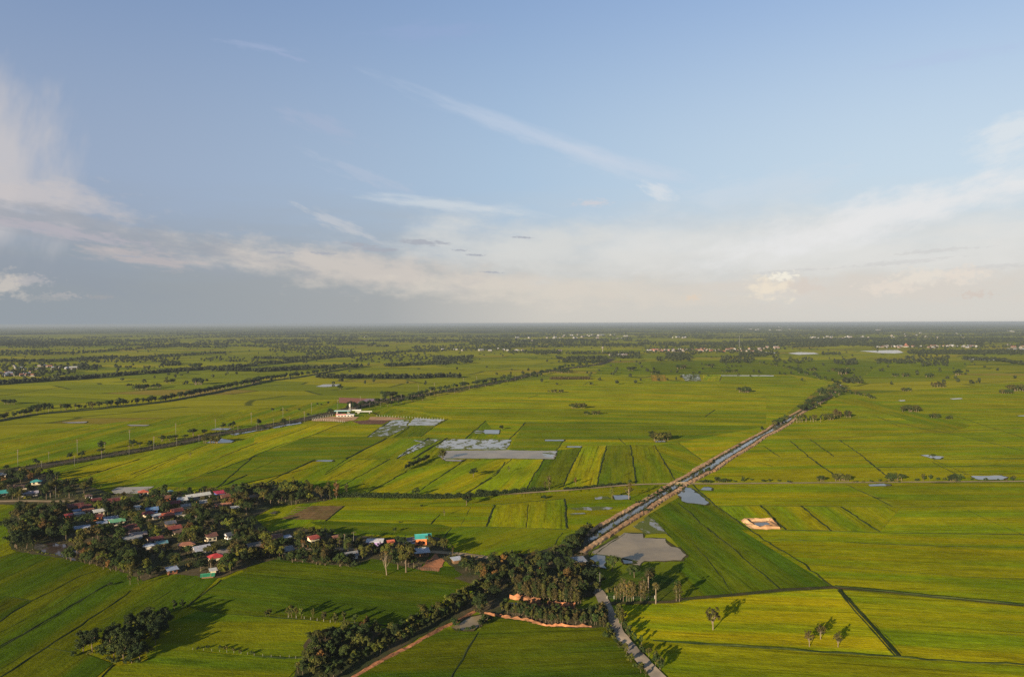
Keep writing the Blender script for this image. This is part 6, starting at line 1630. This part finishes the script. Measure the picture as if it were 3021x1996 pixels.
# streaks
cloud(1600, 405, -17.5, 560, 34, (200, 210, 226), .5, 1.1, 1.0, .55, 15, 6)
cloud(1800, 480, -17.5, 330, 44, (206, 214, 226), .35, 1.3, 1.0, .8, 27, 4)
cloud(1330, 605, -5, 340, 24, (212, 218, 222), .65, 1.2, .95, .6, 16, 6)
cloud(1000, 660, -20, 160, 22, (206, 206, 208), .5, 1.5, .95, .9, 17, 4)
cloud(1940, 565, -22, 70, 30, (220, 224, 228), .7, 1.5, .95, .8, 18)
cloud(1750, 598, 0, 70, 14, (214, 208, 210), .6, 1.5, .95, .8, 19)
cloud(760, 138, -2, 130, 13, (166, 180, 210), .45, 1.2, .95, .7, 20, 4)
cloud(860, 170, -12, 70, 8, (165, 178, 210), .4, 1.2, .95, .7, 21, 4)
cloud(2800, 168, 0, 260, 22, (178, 196, 226), .5, 1.4, .95, .8, 22, 5)
cloud(950, 370, -18, 180, 34, (172, 182, 206), .4, 1.5, .95, .9, 23, 4)
cloud(1080, 520, -18, 200, 26, (184, 194, 212), .4, 1.5, .95, .9, 24, 4)
cloud(1280, 100, 5, 240, 40, (150, 170, 208), .45, 1.5, .95, .9, 25, 4)
cloud(2240, 560, 8, 300, 60, (206, 216, 226), .45, 1.5, .95, .9, 26, 3)
# small grey fragments
for k, (x, y, w_, h_) in enumerate(((1250, 715, 95, 11), (1110, 735, 75, 10), (1060, 722, 60, 8), (380, 756, 50, 4), (1400, 752, 36, 4), (1360, 738, 28, 3.5), (1450, 803, 40, 3.5), (950, 747, 50, 5), (820, 745, 60, 5), (1540, 700, 40, 4), (2640, 775, 150, 8), (2320, 800, 120, 7), (2750, 740, 130, 7), (2900, 790, 120, 9))):
    cloud(x, y, -3 if x < 2000 else 3, w_, h_, (168, 172, 182) if x < 2000 else (202, 201, 200), .8 if x < 2000 else .45, 1.3, .7, .9, 30 + k, 4)
# cumulus near the horizon
for k, (x, y, w_, h_, c_) in enumerate(((2270, 852, 84, 40, (238, 226, 206)), (2310, 815, 52, 16, (246, 240, 224)), (2370, 845, 70, 26, (216, 206, 196)), (2040, 878, 30, 14, (224, 208, 190)), (2620, 848, 90, 26, (228, 218, 206)), (2720, 815, 80, 30, (230, 222, 210)), (2840, 810, 70, 28, (230, 220, 208)), (2880, 868, 50, 12, (212, 200, 190)), (30, 838, 62, 38, (205, 198, 190)), (90, 826, 60, 18, (176, 176, 180)), (180, 872, 60, 12, (172, 172, 174)), (130, 880, 70, 10, (160, 164, 168)), (300, 876, 40, 8, (160, 162, 166)))):
    cloud(x, y, 0, w_, h_, c_, .8, 1.6, .85, 1.1, 50 + k, 1.6)
world.cycles.sampling_method = 'NONE'
N.l.new(colr, bg.inputs[0]); bg.inputs[1].default_value = 1.0

# the air
s = Shape(); s.box(-62000, 62000, -62000, 62000, -1.5, 124)
mt = bpy.data.materials.new('haze'); mt.use_nodes = True
N2 = Nodes(mt.node_tree); N2.n.remove(N2.n['Principled BSDF'])
pv = N2.new('ShaderNodeVolumePrincipled'); pv.inputs['Density'].default_value = 5.0e-5; pv.inputs['Color'].default_value = (.26, .31, .385, 1)
pv.inputs['Anisotropy'].default_value = 0.0
N2.l.new(pv.outputs[0], N2.n['Material Output'].inputs['Volume'])
MAT['haze'] = mt
hz_ = link('haze', s.mesh('haze', 'haze')); tag(hz_, 'thin evening haze over the far plain', 'haze', kind='stuff')

cam = bpy.data.cameras.new('camera'); co = bpy.data.objects.new('camera', cam); COL.objects.link(co)
co.matrix_world = Matrix(((rt.x, up.x, -fwd.x, 0), (rt.y, up.y, -fwd.y, 0), (rt.z, up.z, -fwd.z, HC), (0, 0, 0, 1)))
cam.sensor_width = 36; cam.sensor_fit = 'HORIZONTAL'; cam.lens = 36 * FPX / 3021; cam.clip_start = 1; cam.clip_end = 200000
scene.camera = co
vs = scene.view_settings
vs.view_transform = 'Standard'; vs.look = 'None'; vs.exposure = EXPO; vs.gamma = 1
cy = scene.cycles
cy.max_bounces = 5; cy.diffuse_bounces = 2; cy.glossy_bounces = 2; cy.transmission_bounces = 2; cy.volume_bounces = 0; cy.transparent_max_bounces = 4
cy.use_denoising = False
try:
    cy.denoiser = 'OPENIMAGEDENOISE'; cy.denoising_input_passes = 'RGB_ALBEDO_NORMAL'
except Exception:
    pass
cy.sample_clamp_indirect = 4
